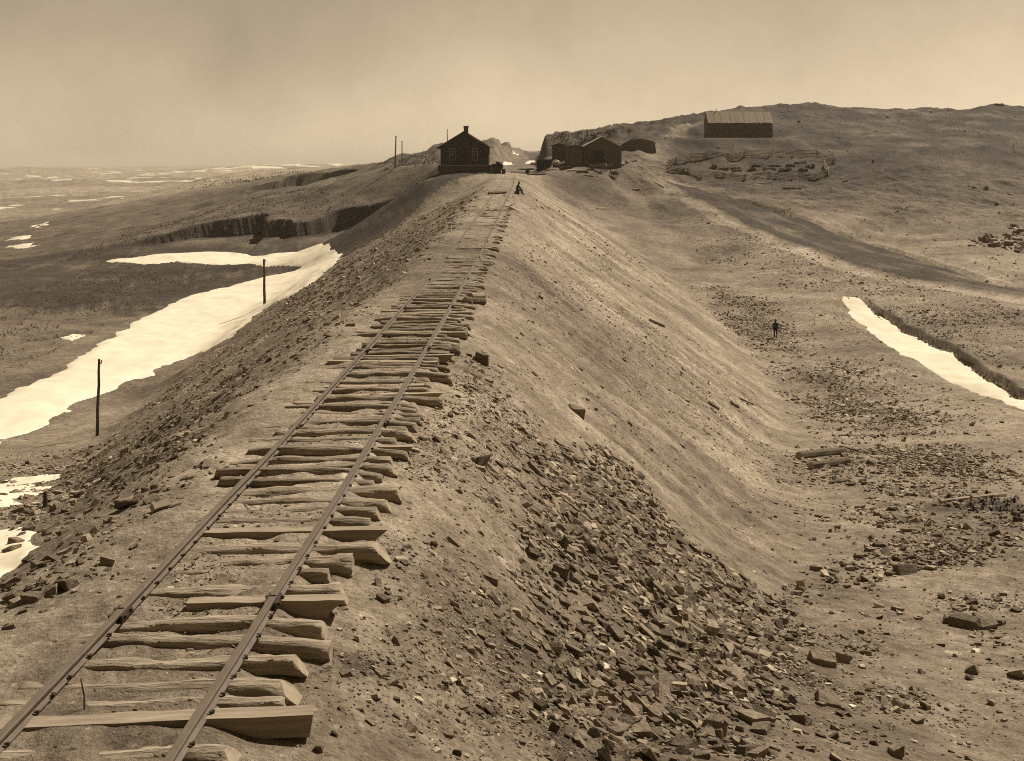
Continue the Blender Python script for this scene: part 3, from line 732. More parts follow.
KN = [ # stones one would point at: column, row, size, label, tilt
 (577,414,.5,'dark upright boulder alone on the smooth fill above the stone spill'),
 (822,664,.46,'dark round boulder on the valley floor beside a pale one'),
 (838,661,.40,'pale boulder leaning near a dark round one on the floor'),
 (965,627,.60,'large dark stone heading the little stone heap on the floor'),
 (985,628,.55,'broad grey stone in the middle of the little stone heap'),
 (951,624,.40,'squat dark stone at one end of the little heap'),
 (996,625,.35,'light stone at the end of the little heap'),
 (972,672,.42,'flat pale slab lying alone below the little stone heap'),
 (1016,676,.40,'grey block at the edge of the scattered floor stones'),
 (828,704,.36,'dark wedge of rock on the floor below the round boulders'),
 (800,722,.30,'small dark wedge of rock low on the open floor'),
 (896,755,.3,'pale slab at the bottom of the open floor'),
 (752,722,.36,'big pale tabular block at the foot of the spill'),
 (715,735,.36,'broad pale stone half sunk at the foot of the spill'),
 (480,463,.36,'dark stone cluster piece high on the fill under the ties'),
 (482,362,.42,'dark stone lying beside the ties in the middle stretch'),
 (905,572,.50,'dark round stone at the edge of the rubble belt'),
 (12,552,.22,'dark rock sitting in the small snow patch'),
 (14,598,.2,'angular dark block beside the small snow patch'),
 (33,600,.2,'squarish block on the rubble just below the snow patch'),
 (995,535,.45,'rounded stone by the burnt brush patch'),
 (1008,238,1.5,'large broken rock of the hillside outcrop'),
 (1018,232,1.2,'jagged upper rock of the hillside outcrop'),
 (930,112,1.6,'dark rock standing on the hill crest'),
 (985,190,1.2,'dark rock on the hillside above the outcrop'),
 (1000,106,1.8,'rock knob on the crest of the highest swell'),
 (165,513,.0,''),
]
ROCKN = 0
def place_rock(p, s, lab, grp, seed):
    global ROCKN
    rg = random.Random(seed)
    o = bpy.data.objects.new('rock', ROCKME[rg.randrange(20)]); COL.objects.link(o)
    gx = float(zt(p.x+.3, p.y) - zt(p.x-.3, p.y))/.6; gy = float(zt(p.x, p.y+.3) - zt(p.x, p.y-.3))/.6
    Q = Vector((0,0,1)).rotation_difference(Vector((-gx, -gy, 1)).normalized())
    o.location = (p.x, p.y, p.z + s*.10); o.scale = (s*rg.uniform(.9, 1.3), s*rg.uniform(.8, 1.3), s*rg.uniform(.8, 1.3))
    o.rotation_euler = (Q.to_matrix() @ Euler((rg.gauss(0, .3), rg.gauss(0, .3), rg.uniform(0, 6.28))).to_matrix()).to_euler()
    tag(o, lab, 'rock', grp); ROCKN += 1
for k, (px, py, s, lab) in enumerate(KN):
    if s > 0: place_rock(hit(px, py), s, lab, 'rocks that stand out', 900+k)
LIM = 300 - ROCKN
scr = np.concatenate([(S*1.0)/np.hypot(X, Y) for X, Y, S in ALL])
thr = np.sort(scr)[-LIM]
OUT = {'rubble': [], 'gravel': []}
for zi, (X, Y, S) in enumerate(ALL):
    big = S/np.hypot(X, Y) >= thr
    lab, grp, stuff = ZONES[zi][7]
    Z = zt(X, Y)
    for i in np.nonzero(big)[0]:
        if ROCKN < 300: place_rock(Vector((X[i], Y[i], Z[i])), S[i], lab, grp, 5000+zi*997+int(i))
    OUT[stuff].append((X[~big], Y[~big], Z[~big], S[~big], np.full((~big).sum(), .92 if ZONES[zi][0] == 'spill' else 1.0)))  # spill stones tinted darker to paint in the shadows among them
for stuff, lst in OUT.items():
    X = np.concatenate([l[0] for l in lst]); Y = np.concatenate([l[1] for l in lst]); Z = np.concatenate([l[2] for l in lst]); S = np.concatenate([l[3] for l in lst]); SH = np.concatenate([l[4] for l in lst])
    GXs = (zt(X+.3, Y)-zt(X-.3, Y))/.6; GYs = (zt(X, Y+.3)-zt(X, Y-.3))/.6; which = RNG.integers(0, 20, len(X)); VV = []; FF = []; AA = []; off = 0
    for k in range(20):
        m = which == k; n = m.sum(); V, Fc = SHAPES[k]
        yaw = RNG.uniform(0, 2*np.pi, n); pit = RNG.normal(0, .42, n); c, s = np.cos(yaw)[:,None], np.sin(yaw)[:,None]
        sc = S[m][:,None]; sx = sc*RNG.uniform(.85, 1.3, (n,1)); sy = sc*RNG.uniform(.85, 1.3, (n,1)); sz = sc*RNG.uniform(.7, 1.25, (n,1))
        vx, vy, vz = V[None,:,0]*sx, V[None,:,1]*sy, V[None,:,2]*sz
        cp, sp = np.cos(pit)[:,None], np.sin(pit)[:,None]
        vx, vz = vx*cp + vz*sp, -vx*sp + vz*cp
        wx, wy = vx*c - vy*s, vx*s + vy*c
        P3 = np.stack([wx + X[m][:,None], wy + Y[m][:,None], vz + .6*wx*GXs[m][:,None] + .6*wy*GYs[m][:,None] + (Z[m]+S[m]*.07)[:,None]], -1)
        VV.append(P3.reshape(-1, 3)); AA.append(np.repeat(SH[m]*np.exp(RNG.normal(-.04, .42, n)), len(V))); FF.append((Fc[None] + (np.arange(n)*len(V))[:,None,None]).reshape(-1, 3) + off); off += n*len(V)
    o = np_mesh(stuff, np.concatenate(VV), np.concatenate(FF), M_STONEL, False, {'shade': np.concatenate(AA)})
    tag(o, {'rubble': 'loose broken stone heaped on slopes and valley floor', 'gravel': 'fine gravel and pebbles strewn over fill and track bed'}[stuff], stuff, kind='stuff')

# ------------------------------------------------------------------ sagebrush on the hills
def brush(name, zones, label, per=16, mat=None):
    Vs = []; n = 0
    for pix, cnt, a, b, dm in zones:
        X, Y, S = sample_zone(pix, cnt, a, b, 1.6, dm); Z = zt(X, Y)
        k = per
        bx = np.repeat(X, k); by = np.repeat(Y, k); bz = np.repeat(Z, k); bs = np.repeat(S, k); N = len(bx)
        th = RNG.uniform(0, 2*np.pi, N); el = RNG.uniform(.15, 1.5, N); L = bs*RNG.uniform(.5, 1.0, N)
        d = np.stack([np.cos(th)*np.cos(el), np.sin(th)*np.cos(el), np.sin(el)], -1)
        w = np.stack([-np.sin(th), np.cos(th), 0*th], -1)*(bs*.16)[:,None]
        o = np.stack([bx, by, bz-.03], -1) + d*(L*.15)[:,None]
        tip = o + d*L[:,None]; midp = o + d*(L*.6)[:,None]
        Vs.append(np.stack([o-w*.4, midp-w, tip, midp+w], 1).reshape(-1, 3)); n += N
    V = np.concatenate(Vs); o = np_mesh(name, V, np.arange(len(V)).reshape(-1, 4), mat or M_BRUSH)
    return tag(o, label, 'undergrowth', kind='stuff')
brush('sagebrush', [
 ([(545,136),(640,132),(700,112),(830,111),(1030,110),(1030,290),(900,245),(720,195),(700,150),(620,142)], 17000, .14, .40, 6),
 ([(660,121),(740,109),(830,109),(930,114),(1030,108),(1030,150),(830,150),(700,128)], 6000, .2, .5, 6),
 ([(60,262),(160,240),(262,214),(330,218),(400,200),(440,176),(330,184),(260,196),(190,216),(120,236)], 3500, .14, .34, 6),
 ([(-20,300),(120,265),(240,268),(200,285),(120,320),(60,350),(-20,385)], 4500, .08, .24, 6),
 ([(372,166),(400,160),(437,151),(440,165),(400,170)], 500, .25, .6, 6),
 ([(545,137),(600,133),(640,131),(600,142),(560,150)], 500, .25, .6, 200),
 ([(860,300),(1024,320),(1024,380),(940,340)], 600, .08, .22, 6),
 ([(170,189),(200,180),(290,172),(345,172),(280,180),(250,188)], 600, .4, .8, 400),
], 'low dry sagebrush dotted over the hillsides', 10)
brush('dead_brush', [([(935,497),(1024,494),(1024,520),(960,514)], 170, .06, .24, 6)], 'dark burnt brush on the valley floor', 26, M_TWIG)

# ------------------------------------------------------------------ small timbers on the ground
def ground_log(name, p0, p1, rad, label, cat='log', mat=None, group=None, lift=0.6, square=False, jit=.06):
    a = hit(*p0); b = hit(*p1); c = (a+b)/2
    a.z += rad*lift; b.z += rad*lift
    mb = MB(); n = 6
    pts = [a.lerp(b, i/n) - c for i in range(n+1)]
    mb.tube(pts, [rad*random.uniform(.88, 1.08) for _ in pts], 4 if square else 9, jit=jit, cap=1)
    o = mb.build(name, [mat or M_BARN, M_HEWN]); o.location = c
    return tag(o, label, cat, group)
ground_log('log', (799,459), (844,454), .22, 'upper and longer of two dark logs at the foot of the fill', group='logs at the foot of the fill')
ground_log('log', (811,469), (848,464), .19, 'lower of two dark logs at the foot of the fill', group='logs at the foot of the fill')
ground_log('board', (830,484), (849,482), .09, 'short dark board just below the two logs', 'board', lift=.5)
ground_log('board', (650,321), (664,327), .10, 'dark plank lying far up the light face of the fill', 'board')
ground_log('stick', (709,404), (718,410), .09, 'dark stick on the light fill face beside a second one', 'stick')
ground_log('stick', (731,404), (738,408), .10, 'shorter of two dark sticks on the light fill face', 'stick')
ground_log('stick', (740,399), (753,405), .06, 'thin stick slanting on the fill face above the others', 'stick')
ground_log('pole', (597,209), (610,209), .14, 'pale timber lying below the wagons', 'timber', M_HEWN)
ground_log('log', (783,189), (801,189.5), .26, 'dark log lying alone below the rail fence fold', group=None)
ground_log('pole', (752,183.4), (784,184.2), .10, 'thin pale pole on the ground below the fold', 'pole', M_HEWN)
ground_log('pole', (632,189.5), (640,189), .10, 'thin pale pole lying by the road below the wagons', 'pole', M_HEWN)
ground_log('board', (465,303), (484,304), .13, 'dark loose tie lying off the tie ends', 'board')
ground_log('log', (470,298), (483,298), .12, 'pale loose log beside the dark loose tie', mat=M_HEWN)
ground_log('board', (152,513), (168,508), .075, 'short squared block of timber on the shoulder by the rail', 'block', M_SAWN, square=True, lift=.9)
ground_log('stick', (168,508), (181,504), .018, 'broken stick leading off the squared block', 'stick')
ground_log('timber', (489,194.5), (506,193.5), .14, 'dark bar standing in for a dip shadow across the track near the sitting man', 'timber', lift=.9)  # not a real timber: shadow of a dip, built as a dark bar
ground_log('timber', (528,175), (545,174.6), .20, 'dark timber beside the track before the station', 'timber')
ground_log('timber', (518,170), (534,169.6), .18, 'sleeper lying across the line by the snow', 'timber')
ground_log('stick', (596,168+8), (603,168+12), .07, 'pale shaft end lying before the cart', 'stick', M_SAWN)
ground_log('stick', (840,447), (868,454), .06, 'long thin stick in the rubble above the logs', 'stick')
ground_log('log', (940,503), (1005,496), .09, 'bleached dead branch across the burnt brush patch', mat=M_HEWN)
# upright stick and a stub post
def upright(name, px, py, h, rad, label, cat, mat=M_POLE, lean=(0,0), group=None):
    p = hit(px, py); mb = MB()
    mb.tube([(0,0,-.2),(lean[0]*h*.5+.01,lean[1]*h*.5,h*.5),(lean[0]*h,lean[1]*h,h)], [rad, rad*.95, rad*.75], 8, jit=.05)
    o = mb.build(name, mat); o.location = p; return tag(o, label, cat, group)
upright('stick', 85, 709, .26, .008, 'thin dark stick standing upright between the rails', 'stick', lean=(-.14, 0))
upright('post', 45, 507, .32, .05, 'stub post standing in the rubble by the ragged snow', 'post')

# ------------------------------------------------------------------ telegraph poles
def tel_pole(px, py, top, label, lean=0.0, rad=.105, dmin=6):
    p = hit(px, py, dmin); h = (py-top)/F*p.y
    r = empty('telegraph_pole', p); tag(r, label, 'telegraph pole', 'telegraph poles')
    mb = MB(); n = 6
    mb.tube([(lean*h*i/n + .02*math.sin(i*2), 0, h*i/n - (.4 if i == 0 else 0)) for i in range(n+1)], [rad*(1-.35*i/n) for i in range(n+1)], 9, jit=.04)
    mb.build('shaft', M_POLE, r)
    mb = MB(); mb.box((lean*h+rad*.7, 0, h-.25), (.10, .05, .06)); mb.tube([(lean*h+rad*.7+.05, 0, h-.24), (lean*h+rad*.7+.05, 0, h-.06)], .035, 8)
    mb.build('insulator', M_IRON, r); return r
tel_pole(97, 436, 359, 'bare telegraph pole standing nearest beside the snow drift', .03)
tel_pole(264.5, 306, 259, 'bare telegraph pole at the bend of the snow drift', -.01, .16)
tel_pole(395, 168.5, 136, 'taller of two distant poles on the rise before the house', .03, .17, 150)
tel_pole(402, 164, 141, 'shorter pole behind the taller one on the rise', .0, .15, 150)
p5 = hit(447, 163, 225)
tel_pole(447.3, 158.5, 129.5, 'thin pole rising behind the station house roof', 0, .12, 215)

# ------------------------------------------------------------------ station house
def sash_window(parent, x, yf, z, w, h, cols=2, rows=4):
    mb = MB(); t = .07
    mb.box((x-w/2, yf-.03, z), (t, .06, h+t)); mb.box((x+w/2, yf-.03, z), (t, .06, h+t))
    mb.box((x, yf-.034, z+h/2), (w-t, .06, t)); mb.box((x, yf-.034, z-h/2), (w-t, .06, t))
    for k in range(1, cols): mb.box((x-w/2+w*k/cols, yf-.02, z), (.035, .04, h-t))
    for k in range(1, rows): mb.box((x, yf-.026, z-h/2+h*k/rows), (w-t, .04, .06 if k == rows//2 else .035))
    f = mb.build('window', M_TRIM, parent)
    mb = MB(); mb.box((x, yf-.008, z), (w-t, .012, h-t)); mb.build('pane', M_GLASS, f)
    return f
D = 184.0; s = D/F
hx, hz = (464.5-CX)*s, -(170.0-HY)*s
hb = empty('station_house', (hx, D, hz)); tag(hb, 'dark gabled station house with two windows and a chimney', 'house')
W2 = (489-441)/2*s; ze = (170-146.5)*s; za = (170-131.8)*s; zf = (170-165)*s; LEN = 9.5
mb = MB()
mb.prism([(-W2,zf-.02),(W2,zf-.02),(W2,ze),(0,za),(-W2,ze)], 0, LEN)
for k in range(13):      # lapped boards
    z0 = zf + .12 + k*.24
    if z0 < ze: mb.box((0, -.012, z0), (2*W2-.1, .02, .19))
mb.build('wall', M_BOARD, hb)
mb = MB(); mb.box((0, LEN/2, (zf-1.6)/2-.0), (2*W2+.25, LEN-.2, zf+1.6)); 
for k in (-1, 1): mb.box((k*(W2+.25), .25, zf/2-.2), (.35, .3, zf+.4))
mb.build('foundation', M_BRICK, hb)
mb = MB(); mb.box((0, -.05, zf-.05), (2*W2-.35, .10, .13)); mb.build('sill_board', M_TRIM, hb)
for xw in ((452.4-464.5)*s, (474.8-464.5)*s): sash_window(hb, xw, -.02, (170-154.3)*s, 5.4*s, 11.6*s)
ang = math.atan2(za-ze, W2); Ls = math.hypot(W2, za-ze) + .75
mb = MB()
for sg in (-1, 1):
    c = (sg*(math.cos(ang)*Ls/2), LEN/2, za + .10 - math.sin(ang)*Ls/2)
    mb.box(c, (Ls, LEN+1.1, .13), (0, sg*ang, 0))
rf = mb.build('roof', M_ROOF, hb)
mb = MB(); ch = (126.0, 133.5); cxm = (465.5-464.5)*s
mb.box((cxm, 2.2, (170-129.5)*s), (.72, .72, 8*s)); mb.box((cxm, 2.2, (170-126.3)*s), (.86, .86, .22)); mb.build('chimney', M_BRICK, rf)
mb = MB(); mb.box((W2+.03, 3.0, zf+1.1), (.07, 1.0, 2.1)); dr = mb.build('door', M_BARN, hb)
mb = MB(); mb.box((W2+.09, 2.65, zf+1.05), (.06, .08, .08)); mb.build('handle', M_IRON, dr)

# things stacked beside it
def crate(px, d, w, h, dp, label, mat=M_BARN, rz=0, zb=None):
    x = (px-CX)/F*d; z = float(zt(x, d)) if zb is None else zb
    r = empty('crate', (x, d, z), rz); tag(r, label, 'crate', 'crates beside the station house')
    mb = MB(); mb.box((0, 0, h/2-.05), (w, dp, h+.1)); mb.build('box_body', mat, r)
    mb = MB()
    for zz in (.08, h-.08): mb.box((0, -dp/2-.02, zz), (w, .04, .12))
    for k in (-1, 1): mb.box((k*(w/2-.06), -dp/2-.022, h/2), (.10, .04, h-.28))
    mb.build('battens', M_BOARD, r); return r
c1 = crate(494.5, 183.5, 1.0, 1.45, .9, 'tall dark crate standing against the station house corner', M_BOARD)
c2 = crate(498.3, 183.8, .85, 1.3, .8, 'dark crate in the middle beside the station house', M_BOARD)
crate(498.0, 183.8, .6, .45, .6, 'small crate on top of the middle dark crate', M_BARN, .3, c2.location.z+1.29)
def barrel(px, d, h, r_, label, py=None):
    x = (px-CX)/F*d; z = float(zt(x, d)); r = empty('barrel', (x, d, z)); tag(r, label, 'barrel')
    mb = MB(); zs = [-.05, .2*h, .5*h, .8*h, h]; rs = [.82, .96, 1.0, .96, .84]
    mb.tube([(0,0,q) for q in zs], [r_*q for q in rs], 14); mb.build('staves', M_BOARD, r, True)
    mb = MB()
    for q in (.12, .35, .65, .88): mb.tube([(0,0,h*q-.03),(0,0,h*q+.03)], r_*1.02, 14)
    mb.build('hoops', M_IRON, r); return r
barrel(503.6, 183, .75, .32, 'low dark barrel at the end of the crates')
barrel(527.5, 200, .75, .36, 'dark barrel standing in the white snow heap by the track')

# ------------------------------------------------------------------ people
def person(loc, rz, pose, label, coat=True):
    root = empty('person', loc, rz); tag(root, label, 'person')
    if pose == 'stand':
        J = {'pel':(0,0,.93),'waist':(0,0,1.08),'chest':(0,0,1.32),'neck':(0,.0,1.48),'head0':(0,-.01,1.57),'head1':(0,-.02,1.67),
             'shL':(-.18,0,1.40),'elL':(-.25,.02,1.13),'wrL':(-.24,-.06,.88),'haL':(-.235,-.08,.80),'shR':(.18,0,1.40),'elR':(.26,.03,1.13),'wrR':(.23,-.07,.90),'haR':(.22,-.09,.82),
             'hiL':(-.09,0,.88),'knL':(-.11,-.02,.49),'anL':(-.12,.02,.09),'toL':(-.14,-.15,.04),'hiR':(.09,0,.88),'knR':(.10,-.03,.49),'anR':(.11,.02,.09),'toR':(.14,-.15,.04)}
    else:   # sitting, knees up, elbows on knees
        J = {'pel':(0,0,.42),'waist':(0,-.02,.58),'chest':(0,-.10,.82),'neck':(0,-.16,.98),'head0':(0,-.19,1.06),'head1':(0,-.21,1.16),
             'shL':(-.18,-.10,.89),'elL':(-.27,-.28,.64),'wrL':(-.14,-.44,.57),'haL':(-.08,-.49,.55),'shR':(.18,-.10,.89),'elR':(.27,-.28,.64),'wrR':(.14,-.44,.57),'haR':(.08,-.49,.55),
             'hiL':(-.10,-.03,.41),'knL':(-.17,-.46,.46),'anL':(-.15,-.55,.07),'toL':(-.18,-.73,.03),'hiR':(.10,-.03,.41),'knR':(.17,-.46,.46),'anR':(.16,-.58,.07),'toR':(.19,-.76,.03)}
    RA = {'pel':.155,'waist':.15,'chest':.17,'neck':.065,'head0':.085,'head1':.095,'sh':.085,'el':.058,'wr':.042,'ha':.045,'hi':.105,'kn':.07,'an':.052,'to':.045}
    E = [('pel','waist'),('waist','chest'),('chest','neck'),('neck','head0'),('head0','head1')]
    for q in 'LR': E += [('chest','sh'+q),('sh'+q,'el'+q),('el'+q,'wr'+q),('wr'+q,'ha'+q),('pel','hi'+q),('hi'+q,'kn'+q),('kn'+q,'an'+q),('an'+q,'to'+q)]
    names = list(J); me = bpy.data.meshes.new('body')
    me.from_pydata([J[k] for k in names], [(names.index(a), names.index(b)) for a, b in E], [])
    for m_ in (M_CLOTH,): me.materials.append(m_)
    o = bpy.data.objects.new('body', me); COL.objects.link(o); o.parent = root
    md = o.modifiers.new('Skin', 'SKIN'); md.use_smooth_shade = True
    for i, k in enumerate(names):
        r_ = RA.get(k) or RA[k[:2]]; sv = me.skin_vertices[0].data[i]; sv.radius = (r_, r_*.8 if k in ('pel','waist','chest') else r_); sv.use_root = (k == 'pel')
    o.modifiers.new('Sub', 'SUBSURF').levels = 1
    hd = Vector(J['head1']); f0 = Vector(J['head0'])
    mb = MB(); mb.tube([f0+Vector((0,-.06,-.03)), f0+Vector((0,-.072,.04)), f0+Vector((0,-.06,.09))], [.05,.07,.06], 10)
    mb.box(f0+Vector((0,-.148,.03)), (.022,.03,.045)); mb.build('face', M_SKIN, root, True)
    mb = MB(); mb.tube([hd+Vector((0,0,.02)), hd+Vector((0,0,.035))], [.185,.18], 16); mb.tube([hd+Vector((0,0,.035)), hd+Vector((0,0,.10)), hd+Vector((0,0,.15))], [.115,.11,.085], 14)
    mb.build('hat', M_CLOTH, root, True)
    for q in 'LR':          # hands: palm, four curled fingers and thumb
        w = Vector(J['wr'+q]); h = Vector(J['ha'+q]); dr = (h-w).normalized(); sd = Vector((1 if q == 'R' else -1, 0, 0)); mb = MB()
        mb.tube([w, h], [.034, .042], 8)
        ax = Vector((0,1,0)) if abs(dr.y) < .8 else Vector((1,0,0))
        for k, ln in enumerate((.075,.085,.08,.062)):
            b = h + ax*(.018*(k-1.5)); mb.tube([b, b+dr*ln*.5+sd*-.006, b+dr*ln*.85-sd*.025], [.0095,.009,.007], 6)
        mb.tube([w.lerp(h,.4)-ax*.03, w.lerp(h,.9)-ax*.05, h+dr*.03-ax*.05], [.012,.011,.008], 6)
        mb.build('hand', M_SKIN, root, True)
    if coat and pose == 'stand':
        mb = MB(); mb.tube([(0,.01,1.40),(0,.005,1.15),(0,.0,.95),(0,.0,.72)], [.19,.185,.20,.225], 14); c = mb.build('coat', M_CLOTH, root, True); c.scale = (1, .72, 1)
    return root
person(hit(775.5, 338), R(160), 'stand', 'man in dark coat and hat standing alone on the valley floor')
ps = hit(517, 194); person((ps.x, ps.y, ps.z-.05), R(70), 'sit', 'man in dark clothes and hat sitting on the embankment edge')
zz = float(zt((501.3-CX)/F*183.2, 183.2)); person(((501.3-CX)/F*183.2, 183.2, zz), R(20), 'stand', 'dark figure standing among the crates beside the station house')
mb = MB(); mb.box((0, 0, .16), (.5, .42, .42)); o = mb.build('seat_block', M_BARN); o.location = (ps.x, ps.y+.02, ps.z-.06); tag(o, 'dark timber block under the sitting man', 'block')

# ------------------------------------------------------------------ barn, annex, dugout, sheds
def gable_building(name, label, x0, x1, d, pb, pe, pa, length, wallm, roofm, cat='barn', over=.35, apex=None, door=None, ground=True, depth_below=1.5):
    s = d/F; cx = (x0+x1)/2; r = empty(name, ((cx-CX)*s, d, -(pb-HY)*s)); tag(r, label, cat)
    w = (x1-x0)/2*s; ze = (pb-pe)*s; za = (pb-pa)*s; ax = 0 if apex is None else (apex-cx)*s
    mb = MB(); mb.prism([(-w,-depth_below),(w,-depth_below),(w,ze),(ax,za),(-w,ze)], 0, length)
    n = int(2*w/.32)
    for k in range(n):
        xx = -w + (k+.5)*2*w/n; top = ze + (za-ze)*(1-abs(xx-ax)/(w+abs(ax))) - .2
        mb.box((xx+.11, -.012, top/2-.2), (.05, .03, top+.4))
    mb.build('wall', wallm, r)
    mb = MB()
    for sg in (-1, 1):
        run = (w + sg*(-ax)) if sg > 0 else (w + ax); run = abs((sg*w) - ax); an = math.atan2(za-ze, run); Ls = math.hypot(run, za-ze) + over
        mb.box((ax + sg*math.cos(an)*Ls/2, length/2, za + .07 - math.sin(an)*Ls/2), (Ls, length+.7, .10), (0, sg*an, 0))
    mb.build('roof', roofm, r)
    if door:
        dx, dw, dh = door; mb = MB(); mb.box(((dx-cx)*s, -.05, dh/2), (dw, .06, dh)); q = mb.build('door', M_BOARD, r)
        mb = MB(); mb.box(((dx-cx)*s+dw/2-.15, -.10, dh/2), (.06, .05, .2)); mb.build('handle', M_IRON, q)
    return r
gable_building('barn', 'dark plank barn with light edged gable beside the cutting', 582.5, 621.5, 206, 164, 147.5, 137.3, 9, M_BARN, M_PLANKROOF, apex=601.5, door=(598, 2.2, 2.4))
gable_building('lean_to', 'low dark annex shed against the barn side toward the track', 566.5, 582.0, 203, 165.5, 146.8, 145.0, 6, M_BARN, M_PLANKROOF, 'shed', apex=575)
gable_building('small_shed', 'little dark shed farther back beside the annex', 552.5, 565.5, 212, 160, 145.5, 143.8, 4, M_BARN, M_ROOF, 'shed', apex=559)
# flat low store with pale top
def flat_shed(x0, x1, d, pb, pt, dp, label):
    s = d/F; r = empty('low_store', (((x0+x1)/2-CX)*s, d, -(pb-HY)*s)); tag(r, label, 'shed'); w = (x1-x0)*s; h = (pb-pt)*s
    mb = MB(); mb.box((0, dp/2, h/2-.5), (w, dp, h+1.0)); mb.build('wall', M_BOARD, r)
    mb = MB(); mb.box((0, dp/2, h+.06), (w+.5, dp+.4, .11)); mb.build('roof', M_ROOF, r); return r
flat_shed(537, 551, 200, 165.5, 160.0, 4.0, 'low dark flat topped store by the track')
# pale tarpaulin heap
def heap(px, py, w, h, label):
    p = hit(px, py); bm = bmesh.new(); bmesh.ops.create_icosphere(bm, subdivisions=3, radius=1)
    for v in bm.verts:
        n = float(vnoise(v.co.x*2.2, v.co.y*2.2+v.co.z*3, 5)); v.co = Vector((v.co.x*w/2, v.co.y*w*.4, max(v.co.z, -.2)*h))*(1+.18*n)
    me = bpy.data.meshes.new('canvas_heap'); bm.to_mesh(me); bm.free(); me.materials.append(M_CANVAS)
    o = bpy.data.objects.new('canvas_heap', me); COL.objects.link(o); o.location = p; return tag(o, label, 'tarpaulin')
heap(556, 164, 1.5, .75, 'pale canvas covered heap between the low store and the annex')
# dugout: earth roofed shed, low arched top
d = 247; s = d/F; r = empty('dugout', ((638-CX)*s, d, -(157-HY)*s)); tag(r, 'low earth roofed dugout with arched dark front behind the barn', 'dugout')
arch = [(-18,-6),(18.5,4),(17,12.5),(12,15.0),(2,16.6),(-8,15.5),(-14,12.5),(-18,9)]
arch = [(a*s, b*s) for a, b in arch]
mb = MB(); mb.prism(arch, 0, 5); mb.build('wall', M_BARN, r)
top = arch[2:]; mb = MB(); mb.prism(top + [(p[0]*1.03, p[1]+.35) for p in reversed(top)], -.3, 5.5); mb.build('roof', M_SOD, r)
# plank roofed shed on the hill
d = 262; s = d/F; hs = empty('hill_shed', ((740.5-CX)*s, d, -(137.5-HY)*s), R(-1)); tag(hs, 'long plank roofed shed alone on the hillside', 'shed')
w = 32*s; ze = (137.5-122.2)*s; za = (137.5-111.2)*s; dp = 6.5
mb = MB()
vs = [(-w,0,-.8),(w,0,-.8),(w,dp,-.8),(-w,dp,-.8),(-w,0,ze),(w,0,ze),(w,dp,ze),(-w,dp,ze),(-w,dp/2,za-.1),(w,dp/2,za-.1)]
mb.add(vs, [(0,1,5,4),(1,2,6,9,5),(2,3,7,6),(3,0,4,8,7),(4,5,9,8),(6,7,8,9)])
for k in range(30): mb.box((-w+.3+k*(2*w-.6)/29, -.02, ze/2-.1), (.06, .04, ze-.1))
mb.build('wall', M_BARN, hs)
an = math.atan2(za-ze, dp/2); Ls = math.hypot(dp/2, za-ze)+.3; mb = MB(); npl = 34
for k in range(npl):
    xx = -w-.1 + (k+.5)*(2*w+.2)/npl
    for sg in (-1, 1):
        l2 = Ls + random.uniform(-.08, .18)
        mb.box((xx, dp/2 + sg*math.cos(an)*l2/2, za + random.uniform(0, .05) - math.sin(an)*l2/2), ((2*w+.2)/npl-random.uniform(-.02, .06), l2, random.uniform(.05, .09)), (-sg*an, 0, 0))
hr = mb.build('roof', M_PLANKROOF, hs)
mb = MB(); mb.tube([(-w+10*s, dp/2, za-.2), (-w+10*s, dp/2, za+.75)], .09, 8); mb.build('stovepipe', M_IRON, hr)

# ------------------------------------------------------------------ zigzag rail fence fold
def worm_fence(pix, nr, label, drop=()):
    pts = [hit(px, py) for px, py in pix]; c = pts[0].copy(); r = empty('rail_fence', c); tag(r, label, 'fence')
    for i in range(len(pts)-1):
        a, b = pts[i]-c, pts[i+1]-c; mb = MB()
        dirv = (b-a).normalized()
        n = nr - (1 if (i in drop) else 0)
        for k in range(n):
            z = .14 + .29*k + (.13 if i % 2 else 0)
            mb.tube([a - dirv*.35 + Vector((0,0,z+random.uniform(-.04,.04))), b + dirv*.35 + Vector((0,0,z+random.uniform(-.04,.04)))], random.uniform(.05,.085), 6, jit=.08)
        mb.build('fence_panel', M_FENCE, r)
    return r
worm_fence([(668,166),(676,163.5),(688,162.8),(690,160.5),(704,160),(706,158),(728,160),(731,161),(744,158),(746,156.5),(769,157.5),(772,156),(793,158),(795,156.5),(817,157.5),(820,158.5)], 5, 'upper zigzag rail fence of the fold below the hill shed')
worm_fence([(668,172),(678,173.5),(688,174),(701,178.5),(716,177.5),(724,178.5),(744,180),(746,180.5),(756,178.5),(770,177.5),(776,179),(792,180.5),(800,178.5),(815,180)], 4, 'lower broken zigzag rail fence of the fold', drop=(3,5,9))
worm_fence([(816,179.5),(828,176.5),(829,174),(824,168),(826,166),(835,164),(834,160),(822,162)], 5, 'short pale rail fence closing the fold end')
ground_log('pole', (745,178.5), (763,172.0), .10, 'bleached rail leaning against the lower fence of the fold', 'pole', M_SAWN)
FW = [(711,168,717,167.5),(719,170,728,169.5),(731,169,740,168.5),(733,172,741,171.5),(748,171,757,170),(752,167,761,166.5),(764,170,775,169.5),(769,166.5,781,167),(780,171,791,170.5),(786,166.5,795,166.5),(794,164,806,163.5),(798,171,808,171),(806,168,814,167),(672,171,684,171),(679,173,690,174.5)]
for k, (a, b, c, e) in enumerate(FW):
    ground_log('log', (a,b), (c,e), random.uniform(.26,.42), 'rough dark log lying loose inside the rail fence fold', 'log', M_BARN, 'logs inside the fold', jit=.3)

